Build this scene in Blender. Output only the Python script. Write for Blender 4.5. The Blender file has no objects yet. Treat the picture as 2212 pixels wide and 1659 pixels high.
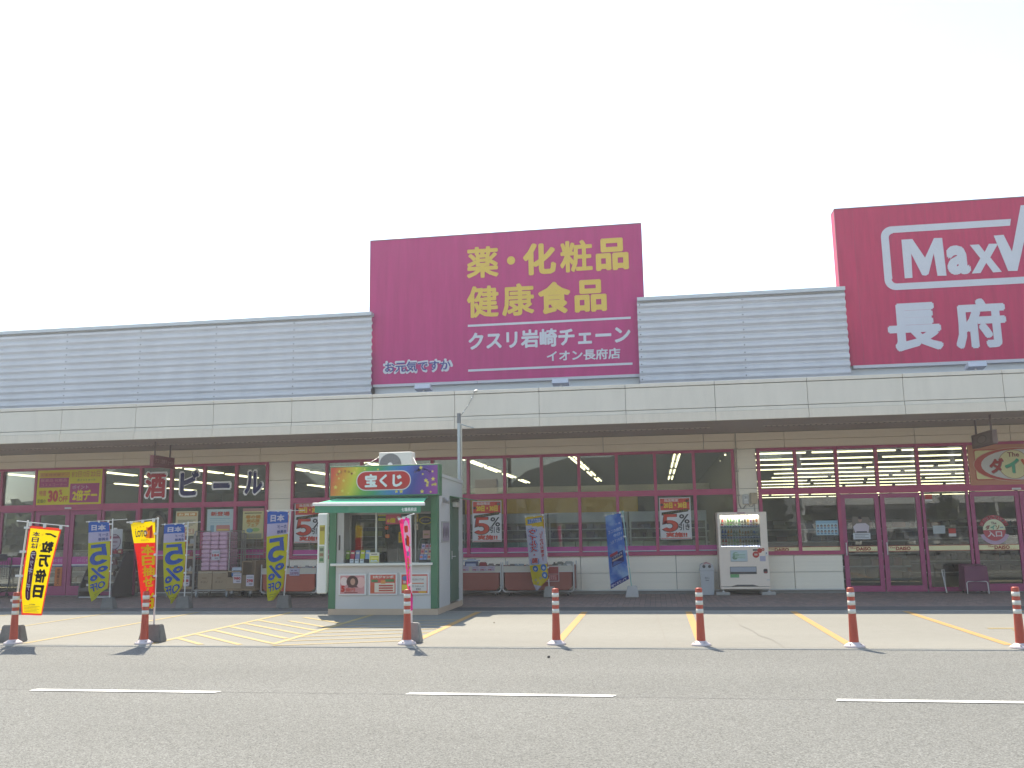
import bpy, bmesh, math, random
from mathutils import Vector, Matrix
from mathutils.geometry import tessellate_polygon
random.seed(7)
S = bpy.context.scene
C = S.collection

# ------------------------------------------------------------------ camera, sky, sun, exposure
cam_d = bpy.data.cameras.new('camera')
cam_d.sensor_fit = 'HORIZONTAL'; cam_d.sensor_width = 36.0
cam_d.lens = 1954.18 / 2212 * 36.0
cam_d.clip_start = 0.05; cam_d.clip_end = 2000
cam = bpy.data.objects.new('camera', cam_d); C.objects.link(cam)
YAW, PITCH, ROLL = (math.radians(a) for a in (-8.80797, 9.34298, -0.85))
_f = Vector((math.sin(YAW)*math.cos(PITCH), math.cos(YAW)*math.cos(PITCH), math.sin(PITCH)))
_r = Vector((math.cos(YAW), -math.sin(YAW), 0)); _u = _r.cross(_f)
_rr = _r*math.cos(ROLL) + _u*math.sin(ROLL); _uu = -_r*math.sin(ROLL) + _u*math.cos(ROLL)
cam.matrix_world = Matrix(((_rr.x, _uu.x, -_f.x, 0), (_rr.y, _uu.y, -_f.y, 0), (_rr.z, _uu.z, -_f.z, 1.5), (0, 0, 0, 1)))
S.camera = cam

TO_SUN = Vector((-0.30, 0.64, 1.0)).normalized()
w = bpy.data.worlds.new('World'); S.world = w; w.use_nodes = True
nt = w.node_tree
sky = nt.nodes.new('ShaderNodeTexSky'); sky.sky_type = 'NISHITA'; sky.sun_disc = False
sky.sun_elevation = math.asin(TO_SUN.z); sky.sun_rotation = math.atan2(TO_SUN.x, TO_SUN.y)
sky.altitude = 0; sky.air_density = 1.0; sky.dust_density = 0.3; sky.ozone_density = 1.0
nt.links.new(sky.outputs[0], nt.nodes['Background'].inputs[0])
nt.nodes['Background'].inputs[1].default_value = 0.125
sun_d = bpy.data.lights.new('sun', 'SUN'); sun_d.energy = 2.95; sun_d.angle = math.radians(0.5)
sun_d.color = (1.0, 0.975, 0.94)
sun = bpy.data.objects.new('sun', sun_d); C.objects.link(sun)
sun.rotation_euler = TO_SUN.to_track_quat('Z', 'Y').to_euler()
sun.location = (0, 0, 30)
S.view_settings.view_transform = 'Standard'; S.view_settings.look = 'None'
S.view_settings.exposure = 1.6; S.view_settings.gamma = 1.0; S.view_settings.use_curve_mapping = False
S.view_settings.use_white_balance = True; S.view_settings.white_balance_temperature = 7900; S.view_settings.white_balance_tint = 8
S.render.engine = 'CYCLES'
S.cycles.max_bounces = 6; S.cycles.diffuse_bounces = 3; S.cycles.glossy_bounces = 3
S.cycles.transmission_bounces = 4; S.cycles.transparent_max_bounces = 16
S.cycles.use_denoising = True
S.cycles.sample_clamp_indirect = 6.0
S.cycles.caustics_reflective = False; S.cycles.caustics_refractive = False

# ------------------------------------------------------------------ materials
def lin(h):
    h = h.lstrip('#'); o = []
    for i in (0, 2, 4):
        c = int(h[i:i+2], 16)/255
        o.append(c/12.92 if c <= .04045 else ((c+.055)/1.055)**2.4)
    return tuple(o)

def mat(name, rgb, rough=.6, metal=0., var=0., vscale=3., bump=0., bscale=40., stretch=(1, 1, 1), spec=.5, noise2=None):
    """principled material; var mottles the colour, bump adds fine relief"""
    m = bpy.data.materials.new(name); m.use_nodes = True
    t = m.node_tree; p = t.nodes['Principled BSDF']
    if isinstance(rgb, str): rgb = lin(rgb)
    p.inputs['Base Color'].default_value = (*rgb, 1); p.inputs['Roughness'].default_value = rough
    p.inputs['Metallic'].default_value = metal; p.inputs['Specular IOR Level'].default_value = spec
    if var or bump:
        tc = t.nodes.new('ShaderNodeNewGeometry'); mp = t.nodes.new('ShaderNodeMapping')
        mp.inputs['Scale'].default_value = stretch
        t.links.new(tc.outputs['Position'], mp.inputs['Vector'])
    if var:
        n = t.nodes.new('ShaderNodeTexNoise'); n.inputs['Scale'].default_value = vscale
        n.inputs['Detail'].default_value = 6; n.inputs['Roughness'].default_value = .65
        t.links.new(mp.outputs[0], n.inputs['Vector'])
        r = t.nodes.new('ShaderNodeMapRange')
        r.inputs['From Min'].default_value = .25; r.inputs['From Max'].default_value = .75
        r.inputs['To Min'].default_value = 1-var; r.inputs['To Max'].default_value = 1+var
        t.links.new(n.outputs['Fac'], r.inputs['Value'])
        mx = t.nodes.new('ShaderNodeMix'); mx.data_type = 'RGBA'; mx.blend_type = 'MULTIPLY'
        mx.inputs['Factor'].default_value = 1
        mx.inputs['A'].default_value = (*rgb, 1)
        t.links.new(r.outputs[0], mx.inputs['B'])
        t.links.new(mx.outputs['Result'], p.inputs['Base Color'])
    if bump:
        n = t.nodes.new('ShaderNodeTexNoise'); n.inputs['Scale'].default_value = bscale
        n.inputs['Detail'].default_value = 4
        t.links.new(mp.outputs[0], n.inputs['Vector'])
        b = t.nodes.new('ShaderNodeBump'); b.inputs['Strength'].default_value = bump; b.inputs['Distance'].default_value = .01
        t.links.new(n.outputs['Fac'], b.inputs['Height']); t.links.new(b.outputs[0], p.inputs['Normal'])
    return m

_ink = {}
def ink(h, rough=.5):
    k = (h, rough)
    if k not in _ink:
        _ink[k] = mat('print_' + h.lstrip('#'), h, rough, spec=.3)
    return _ink[k]

_cl = {}
def cloth(h):
    """thin printed polyester: lets some of the sun through"""
    if h not in _cl:
        m = bpy.data.materials.new('cloth_' + h.lstrip('#')); m.use_nodes = True
        t = m.node_tree; t.nodes.remove(t.nodes['Principled BSDF'])
        d = t.nodes.new('ShaderNodeBsdfDiffuse'); r = t.nodes.new('ShaderNodeBsdfTranslucent'); x = t.nodes.new('ShaderNodeMixShader')
        x.inputs[0].default_value = .42
        for q in (d, r): q.inputs['Color'].default_value = (*lin(h), 1)
        t.links.new(d.outputs[0], x.inputs[1]); t.links.new(r.outputs[0], x.inputs[2])
        t.links.new(x.outputs[0], t.nodes['Material Output'].inputs[0])
        _cl[h] = m
    return _cl[h]

def glass_mat(name, tint=(.86, .9, .88), ior=1.62):
    m = bpy.data.materials.new(name); m.use_nodes = True
    t = m.node_tree; t.nodes.remove(t.nodes['Principled BSDF'])
    a = t.nodes.new('ShaderNodeBsdfTransparent'); a.inputs[0].default_value = (*tint, 1)
    g = t.nodes.new('ShaderNodeBsdfGlossy'); g.inputs['Roughness'].default_value = .005
    g.inputs['Color'].default_value = (1, 1, 1, 1)
    f = t.nodes.new('ShaderNodeFresnel'); f.inputs[0].default_value = ior
    x = t.nodes.new('ShaderNodeMixShader')
    t.links.new(f.outputs[0], x.inputs[0]); t.links.new(a.outputs[0], x.inputs[1]); t.links.new(g.outputs[0], x.inputs[2])
    t.links.new(x.outputs[0], t.nodes['Material Output'].inputs[0])
    return m

def emit(name, rgb, s):
    m = bpy.data.materials.new(name); m.use_nodes = True
    p = m.node_tree.nodes['Principled BSDF']
    p.inputs['Emission Color'].default_value = (*rgb, 1); p.inputs['Emission Strength'].default_value = s
    p.inputs['Base Color'].default_value = (.8, .8, .8, 1)
    return m

# ------------------------------------------------------------------ text outlines
_gl = {}
def glyphs(body, bold=0.0):
    """outline triangles of a string, stretched to the unit square; bold thickens the strokes by laying shifted copies"""
    k = (body, bold)
    if k in _gl: return _gl[k]
    off = 0.0
    c = bpy.data.curves.new('text', 'FONT'); c.body = body; c.offset = off; c.resolution_u = 2
    o = bpy.data.objects.new('text', c); C.objects.link(o)
    dg = bpy.context.evaluated_depsgraph_get()
    me = bpy.data.meshes.new_from_object(o.evaluated_get(dg))
    vs = [(v.co.x, v.co.y) for v in me.vertices]; fs = [tuple(p.vertices) for p in me.polygons]
    bpy.data.objects.remove(o); bpy.data.curves.remove(c); bpy.data.meshes.remove(me)
    lay = [0]*len(vs)
    r = bold
    if r > .003 and vs:
        n = len(vs); v0, f0 = list(vs), list(fs); vs, fs, lay = [], [], []
        cp = 8 if r < .05 else 14
        for j in range(cp):
            a = 2*math.pi*(j+.5)/8; q = r if j < 8 else r*.5; a += 0 if j < 8 else j
            vs += [(x+q*math.cos(a), y+q*math.sin(a)) for x, y in v0]; fs += [tuple(i+j*n for i in f) for f in f0]; lay += [j]*n
    if vs:
        x0 = min(v[0] for v in vs); x1 = max(v[0] for v in vs); y0 = min(v[1] for v in vs); y1 = max(v[1] for v in vs)
        vs = [((x-x0)/max(x1-x0, 1e-5), (y-y0)/max(y1-y0, 1e-5)) for x, y in vs]
        asp = (x1-x0)/max(y1-y0, 1e-5)
    else: asp = 1
    _gl[k] = (vs, fs, lay)
    return _gl[k]

# ------------------------------------------------------------------ mesh builder and scene tree
ROOT = {}
class MB:
    def __init__(s): s.v = []; s.f = []; s.m = []; s.sm = []
    def face(s, pts, m, smooth=False):
        i = len(s.v); s.v += [tuple(p) for p in pts]; s.f.append(tuple(range(i, i+len(pts)))); s.m.append(m); s.sm.append(smooth)
    def raw(s, vs, fs, m, smooth=False):
        i = len(s.v); s.v += [tuple(p) for p in vs]
        for f in fs: s.f.append(tuple(i+k for k in f)); s.m.append(m); s.sm.append(smooth)
        return s
    def box(s, x0, y0, z0, x1, y1, z1, m, bev=0):
        if bev: return s.bbox(x0, y0, z0, x1, y1, z1, m, bev)
        v = [(x0, y0, z0), (x1, y0, z0), (x1, y1, z0), (x0, y1, z0), (x0, y0, z1), (x1, y0, z1), (x1, y1, z1), (x0, y1, z1)]
        return s.raw(v, [(0, 3, 2, 1), (4, 5, 6, 7), (0, 1, 5, 4), (1, 2, 6, 5), (2, 3, 7, 6), (3, 0, 4, 7)], m)
    def bbox(s, x0, y0, z0, x1, y1, z1, m, b):
        """box with chamfered edges"""
        bm = bmesh.new()
        r = bmesh.ops.create_cube(bm, size=1)
        for v in r['verts']:
            v.co = Vector(((x0+x1)/2 + v.co.x*(x1-x0), (y0+y1)/2 + v.co.y*(y1-y0), (z0+z1)/2 + v.co.z*(z1-z0)))
        bmesh.ops.bevel(bm, geom=bm.edges[:], offset=b, segments=1, affect='EDGES')
        bm.verts.index_update()
        s.raw([v.co[:] for v in bm.verts], [tuple(v.index for v in f.verts) for f in bm.faces], m); bm.free()
        return s
    def tube(s, pts, r, m, n=8, caps=True, r2=None):
        pts = [Vector(p) for p in pts]; rings = []
        up = None
        for i, p in enumerate(pts):
            d = (pts[min(i+1, len(pts)-1)] - pts[max(i-1, 0)]).normalized()
            if up is None:
                up = Vector((0, 0, 1)) if abs(d.z) < .9 else Vector((1, 0, 0))
            a = d.cross(up).normalized(); b = d.cross(a).normalized(); up = -b if False else up
            rr = r if r2 is None else r + (r2-r)*i/(len(pts)-1)
            rings.append([p + (a*math.cos(t) + b*math.sin(t))*rr for t in (2*math.pi*k/n for k in range(n))])
        vs = [q for ring in rings for q in ring]; fs = []
        for i in range(len(pts)-1):
            for k in range(n):
                fs.append((i*n+k, (i+1)*n+k, (i+1)*n+(k+1) % n, i*n+(k+1) % n))
        s.raw(vs, fs, m, True)
        if caps:
            s.face(list(reversed(rings[0])), m); s.face(rings[-1], m)
        return s
    def lathe(s, prof, cx, cy, m, n=20, mats=None, ax='z'):
        """profile [(r, z)] turned round a vertical axis; mats: one material per segment"""
        vs = []; 
        for r, z in prof:
            for k in range(n):
                a = 2*math.pi*k/n
                vs.append((cx + r*math.cos(a), cy + r*math.sin(a), z))
        i0 = len(s.v); s.v += vs
        for i in range(len(prof)-1):
            mm = mats[i] if mats else m
            for k in range(n):
                s.f.append((i0+i*n+k, i0+i*n+(k+1) % n, i0+(i+1)*n+(k+1) % n, i0+(i+1)*n+k)); s.m.append(mm); s.sm.append(True)
        return s
    def disc(s, cx, cy, z, r, m, n=20, up=True):
        p = [(cx+r*math.cos(2*math.pi*k/n), cy+r*math.sin(2*math.pi*k/n), z) for k in range(n)]
        s.face(p if up else p[::-1], m); return s
    def prism(s, poly, y0, y1, m):
        """polygon [(x, z)] given counter-clockwise as seen from the camera, extruded from y0 (near) to y1"""
        n = len(poly)
        s.face([(x, y0, z) for x, z in poly], m); s.face([(x, y1, z) for x, z in reversed(poly)], m)
        for k in range(n):
            a, b = poly[k], poly[(k+1) % n]
            s.face([(a[0], y0, a[1]), (a[0], y1, a[1]), (b[0], y1, b[1]), (b[0], y0, b[1])], m)
        return s
    def xprism(s, poly, x0, x1, m):
        """polygon [(y, z)] extruded along x"""
        n = len(poly)
        s.face([(x0, y, z) for y, z in poly], m); s.face([(x1, y, z) for y, z in reversed(poly)], m)
        for k in range(n):
            a, b = poly[k], poly[(k+1) % n]
            s.face([(x0, a[0], a[1]), (x1, a[0], a[1]), (x1, b[0], b[1]), (x0, b[0], b[1])], m)
        return s
    # ---- flat print on a surface given as fn(u, v, h)
    def drape(s, fn, pts, m, h):
        """polygon in u, v cut small so that it follows a waving cloth"""
        tr = [tuple(pts[i] for i in t) for t in tessellate_polygon([[Vector((a, b, 0)) for a, b in pts]])]
        s.drape_tris(fn, tr, m, [h]*len(tr))
    def drape_tris(s, fn, tr, m, hs, lim=.13):
        st = list(zip(tr, hs)); out = []
        while st:
            t, h = st.pop(); e = [math.hypot(t[i][0]-t[(i+1) % 3][0], (t[i][1]-t[(i+1) % 3][1])*1.6) for i in range(3)]; k = e.index(max(e))
            if e[k] <= lim: out.append((t, h)); continue
            a, b, c = t[k], t[(k+1) % 3], t[(k+2) % 3]; q = ((a[0]+b[0])/2, (a[1]+b[1])/2)
            st += [((a, q, c), h), ((q, b, c), h)]
        for t, h in out: s.face([fn(u, v, h) for u, v in t], m)
    def rect(s, fn, u0, v0, u1, v1, m, h=.002):
        if getattr(fn, 'curved', 0): s.drape(fn, [(u0, v0), (u1, v0), (u1, v1), (u0, v1)], m, h); return s
        s.face([fn(u0, v0, h), fn(u1, v0, h), fn(u1, v1, h), fn(u0, v1, h)], m); return s
    def poly(s, fn, pts, m, h=.002):
        if getattr(fn, 'curved', 0): s.drape(fn, pts, m, h); return s
        s.face([fn(u, v, h) for u, v in pts], m); return s
    def ell(s, fn, cu, cv, ru, rv, m, h=.002, n=28, a0=0, a1=360):
        p = []
        full = a1-a0 >= 360
        k = n if full else n+1
        for i in range(k):
            a = math.radians(a0 + (a1-a0)*i/n); p.append((cu+ru*math.cos(a), cv+rv*math.sin(a)))
        if not full and a1-a0 != 180: p.append((cu, cv))
        return s.poly(fn, p, m, h)
    def rrect(s, fn, u0, v0, u1, v1, ru, rv, m, h=.002, n=6):
        p = []
        for cu, cv, a in ((u1-ru, v0+rv, -90), (u1-ru, v1-rv, 0), (u0+ru, v1-rv, 90), (u0+ru, v0+rv, 180)):
            for i in range(n+1):
                t = math.radians(a + 90*i/n); p.append((cu+ru*math.cos(t), cv+rv*math.sin(t)))
        return s.poly(fn, p, m, h)
    def text(s, body, fn, u0, v0, u1, v1, m, h=.004, bold=.012, mirror=False, rot=False, flipdiag=False):
        vs, fs, lay = glyphs(body, bold)
        o = []
        for (a, b), l in zip(vs, lay):
            if rot: a, b = b, 1-a
            if mirror: a = 1-a
            o.append((u0+(u1-u0)*a, v0+(v1-v0)*b))
        if getattr(fn, 'curved', 0):
            tr = []; hs = []
            for f in fs:
                for i in range(1, len(f)-1): tr.append((o[f[0]], o[f[i]], o[f[i+1]])); hs.append(h+lay[f[0]]*.0003)
            s.drape_tris(fn, tr, m, hs); return s
        s.raw([fn(a, b, h+l*.0003) for (a, b), l in zip(o, lay)], fs, m); return s
    def vtext(s, body, fn, u0, v0, u1, v1, m, h=.004, bold=.02, mirror=False, gap=.1):
        """one character under another"""
        n = len(body); st = (v1-v0)/n
        for i, ch in enumerate(body):
            a1 = v1 - st*i - st*gap/2; a0 = v1 - st*(i+1) + st*gap/2
            um = (u0+u1)/2; hw = (u1-u0)/2
            if ch == '・': s.ell(fn, um, (a0+a1)/2, hw*.25, st*.12, m, h); continue
            if ch == 'ー':
                s.rect(fn, um-hw*.13, a0, um+hw*.13, a1, m, h); continue
            if ch in '一': s.text(ch, fn, u0, (a0+a1)/2-st*.08, u1, (a0+a1)/2+st*.08, m, h, bold, mirror); continue
            if ch in 'ッっ！!1': hw *= .7; a1 -= st*.1
            if ch in '1!！': hw *= .3
            s.text(ch, fn, um-hw, a0, um+hw, a1, m, h, bold, mirror)
        return s
    def build(s, name, parent=None, loc=None, **props):
        if parent is not None: org = ROOT[parent.name]
        else:
            if loc is None:
                xs = [v[0] for v in s.v]; ys = [v[1] for v in s.v]; zs = [v[2] for v in s.v]
                loc = ((min(xs)+max(xs))/2, (min(ys)+max(ys))/2, min(zs))
            org = Vector(loc)
        me = bpy.data.meshes.new(name)
        me.from_pydata([(v[0]-org[0], v[1]-org[1], v[2]-org[2]) for v in s.v], [], s.f)
        ms = []
        idx = []
        for m in s.m:
            if m not in ms: ms.append(m)
            idx.append(ms.index(m))
        for m in ms: me.materials.append(m)
        me.polygons.foreach_set('material_index', idx); me.polygons.foreach_set('use_smooth', s.sm)
        me.update()
        o = bpy.data.objects.new(name, me); C.objects.link(o)
        if parent is not None: o.parent = parent; ROOT[o.name] = org
        else: o.location = org; ROOT[o.name] = org
        for k, v in props.items(): o[k] = v
        return o

def thing(name, loc, label, cat, group=None):
    o = bpy.data.objects.new(name, None); C.objects.link(o); o.location = loc; o.empty_display_size = .1
    ROOT[o.name] = Vector(loc); o['label'] = label; o['category'] = cat
    if group: o['group'] = group
    return o
def tag(o, label, cat, group=None):
    o['label'] = label; o['category'] = cat
    if group: o['group'] = group
    return o
def dup(root, loc, label, rotz=None, group=None):
    r = root.copy(); C.objects.link(r); r.location = loc; r['label'] = label
    if rotz is not None: r.rotation_euler[2] = rotz
    if group: r['group'] = group
    for ch in list(root.children):
        c = ch.copy(); C.objects.link(c); c.parent = r
        for g in list(ch.children):
            d = g.copy(); C.objects.link(d); d.parent = c
    return r
ORD = ('first', 'second', 'third', 'fourth', 'fifth', 'sixth', 'seventh', 'eighth', 'ninth', 'tenth', 'eleventh', 'twelfth', 'thirteenth', 'fourteenth', 'fifteenth', 'sixteenth', 'seventeenth', 'eighteenth', 'nineteenth', 'twentieth')
def struct(o): o['kind'] = 'structure'; return o
def wallmap(x0, z0, x1, z1, y):
    """flat surface facing the camera: u, v run over the rectangle, h comes off it"""
    return lambda u, v, h=0: (x0+(x1-x0)*u, y-h, z0+(z1-z0)*v)
def floor_z(y): return 0.0 if y < 17.9 else -0.004*(y-17.9)
# ------------------------------------------------------------------ ground
def ground_mat(name, base, spk, spk_scale, var, vscale, bump, dark=.0, crack=False, aggregate=None):
    m = mat(name, base, .85, var=var, vscale=vscale)
    t = m.node_tree; p = t.nodes['Principled BSDF']; p.inputs['Specular IOR Level'].default_value = .25
    src = p.inputs['Base Color'].links[0].from_socket
    g = t.nodes.new('ShaderNodeNewGeometry')
    v = t.nodes.new('ShaderNodeTexVoronoi'); v.inputs['Scale'].default_value = spk_scale
    t.links.new(g.outputs['Position'], v.inputs['Vector'])
    sep = t.nodes.new('ShaderNodeSeparateColor'); t.links.new(v.outputs['Color'], sep.inputs[0])
    r = t.nodes.new('ShaderNodeMapRange'); r.inputs['To Min'].default_value = 1-spk; r.inputs['To Max'].default_value = 1+spk
    t.links.new(sep.outputs[0], r.inputs['Value'])
    mx = t.nodes.new('ShaderNodeMix'); mx.data_type = 'RGBA'; mx.blend_type = 'MULTIPLY'; mx.inputs['Factor'].default_value = 1
    t.links.new(src, mx.inputs['A']); t.links.new(r.outputs[0], mx.inputs['B'])
    # large soft stains
    n = t.nodes.new('ShaderNodeTexNoise'); n.inputs['Scale'].default_value = .35; n.inputs['Detail'].default_value = 5
    mp = t.nodes.new('ShaderNodeMapping'); mp.inputs['Scale'].default_value = (.5, 1.3, 1)
    t.links.new(g.outputs['Position'], mp.inputs['Vector']); t.links.new(mp.outputs[0], n.inputs['Vector'])
    r2 = t.nodes.new('ShaderNodeMapRange'); r2.inputs['From Min'].default_value = .3; r2.inputs['From Max'].default_value = .7
    r2.inputs['To Min'].default_value = .90; r2.inputs['To Max'].default_value = 1.06
    t.links.new(n.outputs['Fac'], r2.inputs['Value'])
    m2 = t.nodes.new('ShaderNodeMix'); m2.data_type = 'RGBA'; m2.blend_type = 'MULTIPLY'; m2.inputs['Factor'].default_value = 1
    t.links.new(mx.outputs['Result'], m2.inputs['A']); t.links.new(r2.outputs[0], m2.inputs['B'])
    t.links.new(m2.outputs['Result'], p.inputs['Base Color'])
    if bump:
        b = t.nodes.new('ShaderNodeBump'); b.inputs['Strength'].default_value = bump; b.inputs['Distance'].default_value = .006
        t.links.new(v.outputs['Distance'], b.inputs['Height']); t.links.new(b.outputs[0], p.inputs['Normal'])
    return m
M_asph = ground_mat('asphalt', (.162, .165, .157), .45, 115, .10, 18, .5)
M_conc = ground_mat('concrete', (.225, .22, .198), .05, 120, .05, 6, .0)
M_gut = ground_mat('gutter_concrete', (.11, .108, .105), .08, 90, .10, 5, .0)
M_white = mat('road_paint_white', (.72, .72, .69), .7, var=.06, vscale=25)
M_yellow = mat('road_paint_yellow', (.44, .245, .08), .7, var=.12, vscale=30)
M_yfaint = mat('road_paint_yellow_worn', (.36, .27, .115), .75, var=.15, vscale=30)
M_paver = [mat('paver_%s' % n, c, .85, var=.12, vscale=14) for n, c in (('red', (.25, .175, .15)), ('brown', (.215, .165, .145)), ('rose', (.285, .20, .17)))]
M_joint = mat('paver_joint', (.10, .09, .085), .95)

KERB = 12.22
road = struct(MB().raw([(-400, -400, -.004), (400, -400, -.004), (400, KERB, -.004), (-400, KERB, -.004)], [(0, 1, 2, 3)], M_asph).build('road', loc=(0, 0, 0)))
# dashed white lane line: each dash a part of the road
for x0, x1, y in ((-6.32, -4.29, 8.68), (-2.42, -.42, 8.74), (1.5, 3.5, 8.68), (-10.2, -8.2, 8.66), (5.4, 7.4, 8.66)):
    b = MB(); hw = .05
    b.face([(x0, y-hw, .003), (x1-.04, y-hw, .003), (x1, y+hw, .003), (x0+.03, y+hw, .003)], M_white)
    b.build('lane_dash', road)
seam = MB()                                                    # paving seam along the lane line
seam.face([(-30, 8.71, .0), (30, 8.71, .0), (30, 8.718, .0), (-30, 8.718, .0)], mat('tar_seam', (.13, .133, .132), .9))
seam.build('paving_seam', road)

lot = struct(MB().raw([(-400, KERB, .012), (400, KERB, .012), (400, 17.62, .012), (-400, 17.62, .012), (-400, KERB, -.2), (400, KERB, -.2)],
                      [(0, 1, 2, 3), (4, 5, 1, 0)], M_conc).build('parking_lot', loc=(0, 0, 0)))
edge = MB().box(-60, KERB-.035, -.1, 60, KERB+.0, .008, mat('kerb_edge', (.42, .41, .38), .85, var=.12, vscale=8)); edge.build('kerb_edge', lot)
b = MB()                                                         # dark grime band where asphalt meets the slab
def line(bm, a, c, wdt, m, z=.016):
    a = Vector((*a, 0)); c = Vector((*c, 0)); d = (c-a).normalized(); n = Vector((-d.y, d.x, 0))*wdt/2
    bm.face([(a+n*-1)[:2]+(z,), (c+n*-1)[:2]+(z,), (c+n)[:2]+(z,), (a+n)[:2]+(z,)], m)
for x in (-3.42, -1.39, .53, 2.40, 4.34, 6.3):
    l = MB(); line(l, (x, 17.5), (x, 12.62), .115, M_yellow); l.build('bay_line', lot)
for x, wd in ((-13.0, .07), (-11.02, .07), (-9.17, .08), (-7.18, .10), (-5.35, .10)):
    l = MB(); line(l, (x, 17.5), (x, 12.36), wd, M_yfaint); l.build('bay_line', lot)
for i in range(6):                                               # hatched no-parking bay
    y = 13.03 + i*.56
    xe = min(-5.42, -7.12 + (y-12.32)*1.04); ye = max(12.3, y - (xe+7.12)*.98)
    l = MB(); line(l, (-7.12, y), (xe, ye), .085, M_yfaint, .0165); l.build('hatch_line', lot)
for y in (15.72, 16.4):
    l = MB(); line(l, (-6.5, y), (-5.42, y-1.06), .085, M_yfaint, .0165); l.build('hatch_line', lot)
for i in range(7):
    y = 12.35 + i*.52
    l = MB(); line(l, (-5.29, y-.12), (-3.5, y+.52), .065, M_yfaint, .0165); l.build('hatch_line', lot)
l = MB(); line(l, (4.75, 14.6), (5.3, 14.6), .10, M_yfaint, .017); line(l, (5.0, 14.25), (5.5, 14.25), .3, M_yfaint, .0165); l.build('painted_mark', lot)
M_crk = mat('crack_fill', (.20, .19, .17), .9)
l = MB()
for px, ps in ((.02, [(12.3, .06), (14, .02), (16, -.05), (17.5, -.08)]), (1.3, [(12.3, .25), (13.1, .2), (13.6, .08), (14.3, .05), (15, -.06), (15.9, -.02), (16.8, -.1)])):
    for (ya, xa), (yb, xb) in zip(ps, ps[1:]): line(l, (px+xa, ya), (px+xb, yb), .012, M_crk, .0155)
l.build('slab_crack', lot)

gut = struct(MB().raw([(-400, 17.62, .008), (400, 17.62, .008), (400, 18.75, .0), (-400, 18.75, .0)], [(0, 1, 2, 3)], M_gut).build('gutter_strip', loc=(0, 0, 0)))
MB().box(-60, 17.60, -.02, 60, 17.63, .022, mat('gutter_lip', (.3, .29, .27), .85, var=.1)).build('gutter_edge', gut)

walk = struct(MB().raw([(-60, 18.75, -.02), (60, 18.75, -.02), (60, 23.1, -.03), (-60, 23.1, -.03)], [(0, 1, 2, 3)], M_joint).build('walkway', loc=(0, 0, 0)))
# brick pavers laid lengthwise towards the shop: the nearest ones single, the rest joined
PW, PL = .112, .226
cand = []
nx = int(28/PW)
for r in range(19):
    for k in range(nx):
        x = -19 + k*PW; y = 18.76 + r*PL + (PL/2 if k % 2 else 0)
        if y+PL > 23.0: continue
        vis = -17.5 + (y-18.7)*-.8 < x < 7.6
        cand.append((0 if vis and -3.9 < x else 1, y, x, k))
near = sorted([c for c in cand if c[0] == 0])[:300]
nearset = set((c[1], c[2]) for c in near)
pm = []
for m in M_paver:
    me = MB().box(.004, .004, -.04, PW-.004, PL-.004, 0, m)
    o = me.build('paver', walk); pm.append(o.data); bpy.data.objects.remove(o)
rest = MB()
for _, y, x, k in cand:
    z = floor_z(y) - .004 + random.uniform(-.0015, .0015); j = random.choice((0, 0, 1, 1, 2))
    if (y, x) in nearset:
        o = bpy.data.objects.new('paver', pm[j]); C.objects.link(o); o.parent = walk; o.location = (x, y, z)
    else:
        rest.raw([(x+.004, y+.004, z), (x+PW-.004, y+.004, z), (x+PW-.004, y+PL-.004, z), (x+.004, y+PL-.004, z),
                  (x+.004, y+.004, z-.03), (x+PW-.004, y+.004, z-.03)], [(0, 1, 2, 3), (4, 5, 1, 0)], M_paver[j])
o = rest.build('pavers', walk); o['kind'] = 'stuff'
# ------------------------------------------------------------------ the long single-storey shop building
YW = 23.0          # front of the shop wall
YF = 20.0          # front of the canopy fascia
YS = 23.95         # face of the rooftop signs
CEIL = 3.88
M_wall = mat('siding_beige', (.90, .77, .61), .7, var=.05, vscale=1.2, bump=.25, bscale=9, stretch=(.02, 1, 6))
M_walll = mat('siding_cream', (.90, .83, .70), .7, var=.05, vscale=1.5, bump=.25, bscale=9, stretch=(.02, 1, 6))
M_fasc = mat('fascia_cream', (.70, .645, .56), .55, var=.06, vscale=1.6, stretch=(2.2, 1, .5))
M_fasc2 = mat('fascia_lower_cream', (.70, .63, .53), .6, var=.06, vscale=3, stretch=(3, 1, .4))
M_dark = mat('joint_dark', (.07, .065, .06), .9)
M_soff = mat('soffit_taupe', (.50, .43, .38), .8, var=.06, vscale=1.5)
M_vent = mat('vent_strip', (.55, .48, .42), .6)
M_corr = mat('corrugated_steel', (.62, .62, .64), .45, metal=.0, var=.09, vscale=1.2, stretch=(1.2, 1, .6))
M_cap = mat('parapet_cap', (.54, .56, .57), .5, metal=.3)
M_mag = mat('frame_magenta', (.44, .04, .13), .45, var=.08, vscale=6)
M_magd = mat('door_magenta', (.36, .05, .15), .45, var=.08, vscale=6)
M_glass = glass_mat('window_glass')
M_plinth = mat('plinth_concrete', (.24, .235, .22), .85, var=.1, vscale=6)
M_alu = mat('aluminium', (.55, .56, .57), .4, metal=.7)
M_band = mat('band_magenta', (.50, .05, .27), .5)
M_bandw = mat('band_white', (.65, .65, .65), .5)
M_bandb = mat('band_navy', (.06, .07, .18), .5)
M_int = mat('interior_wall', (.22, .21, .20), .8)
M_ceil = mat('interior_ceiling', (.30, .30, .31), .8)
M_ceild = mat('interior_ceiling_grey', (.20, .20, .215), .8)
M_intf = mat('interior_floor', (.30, .29, .27), .35)
M_roof = mat('roof_membrane', (.35, .36, .37), .8)

shop = thing('store_building', (0, YW, 0), 'long low cream shop building with a deep canopy and magenta framed windows', 'building')

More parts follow.
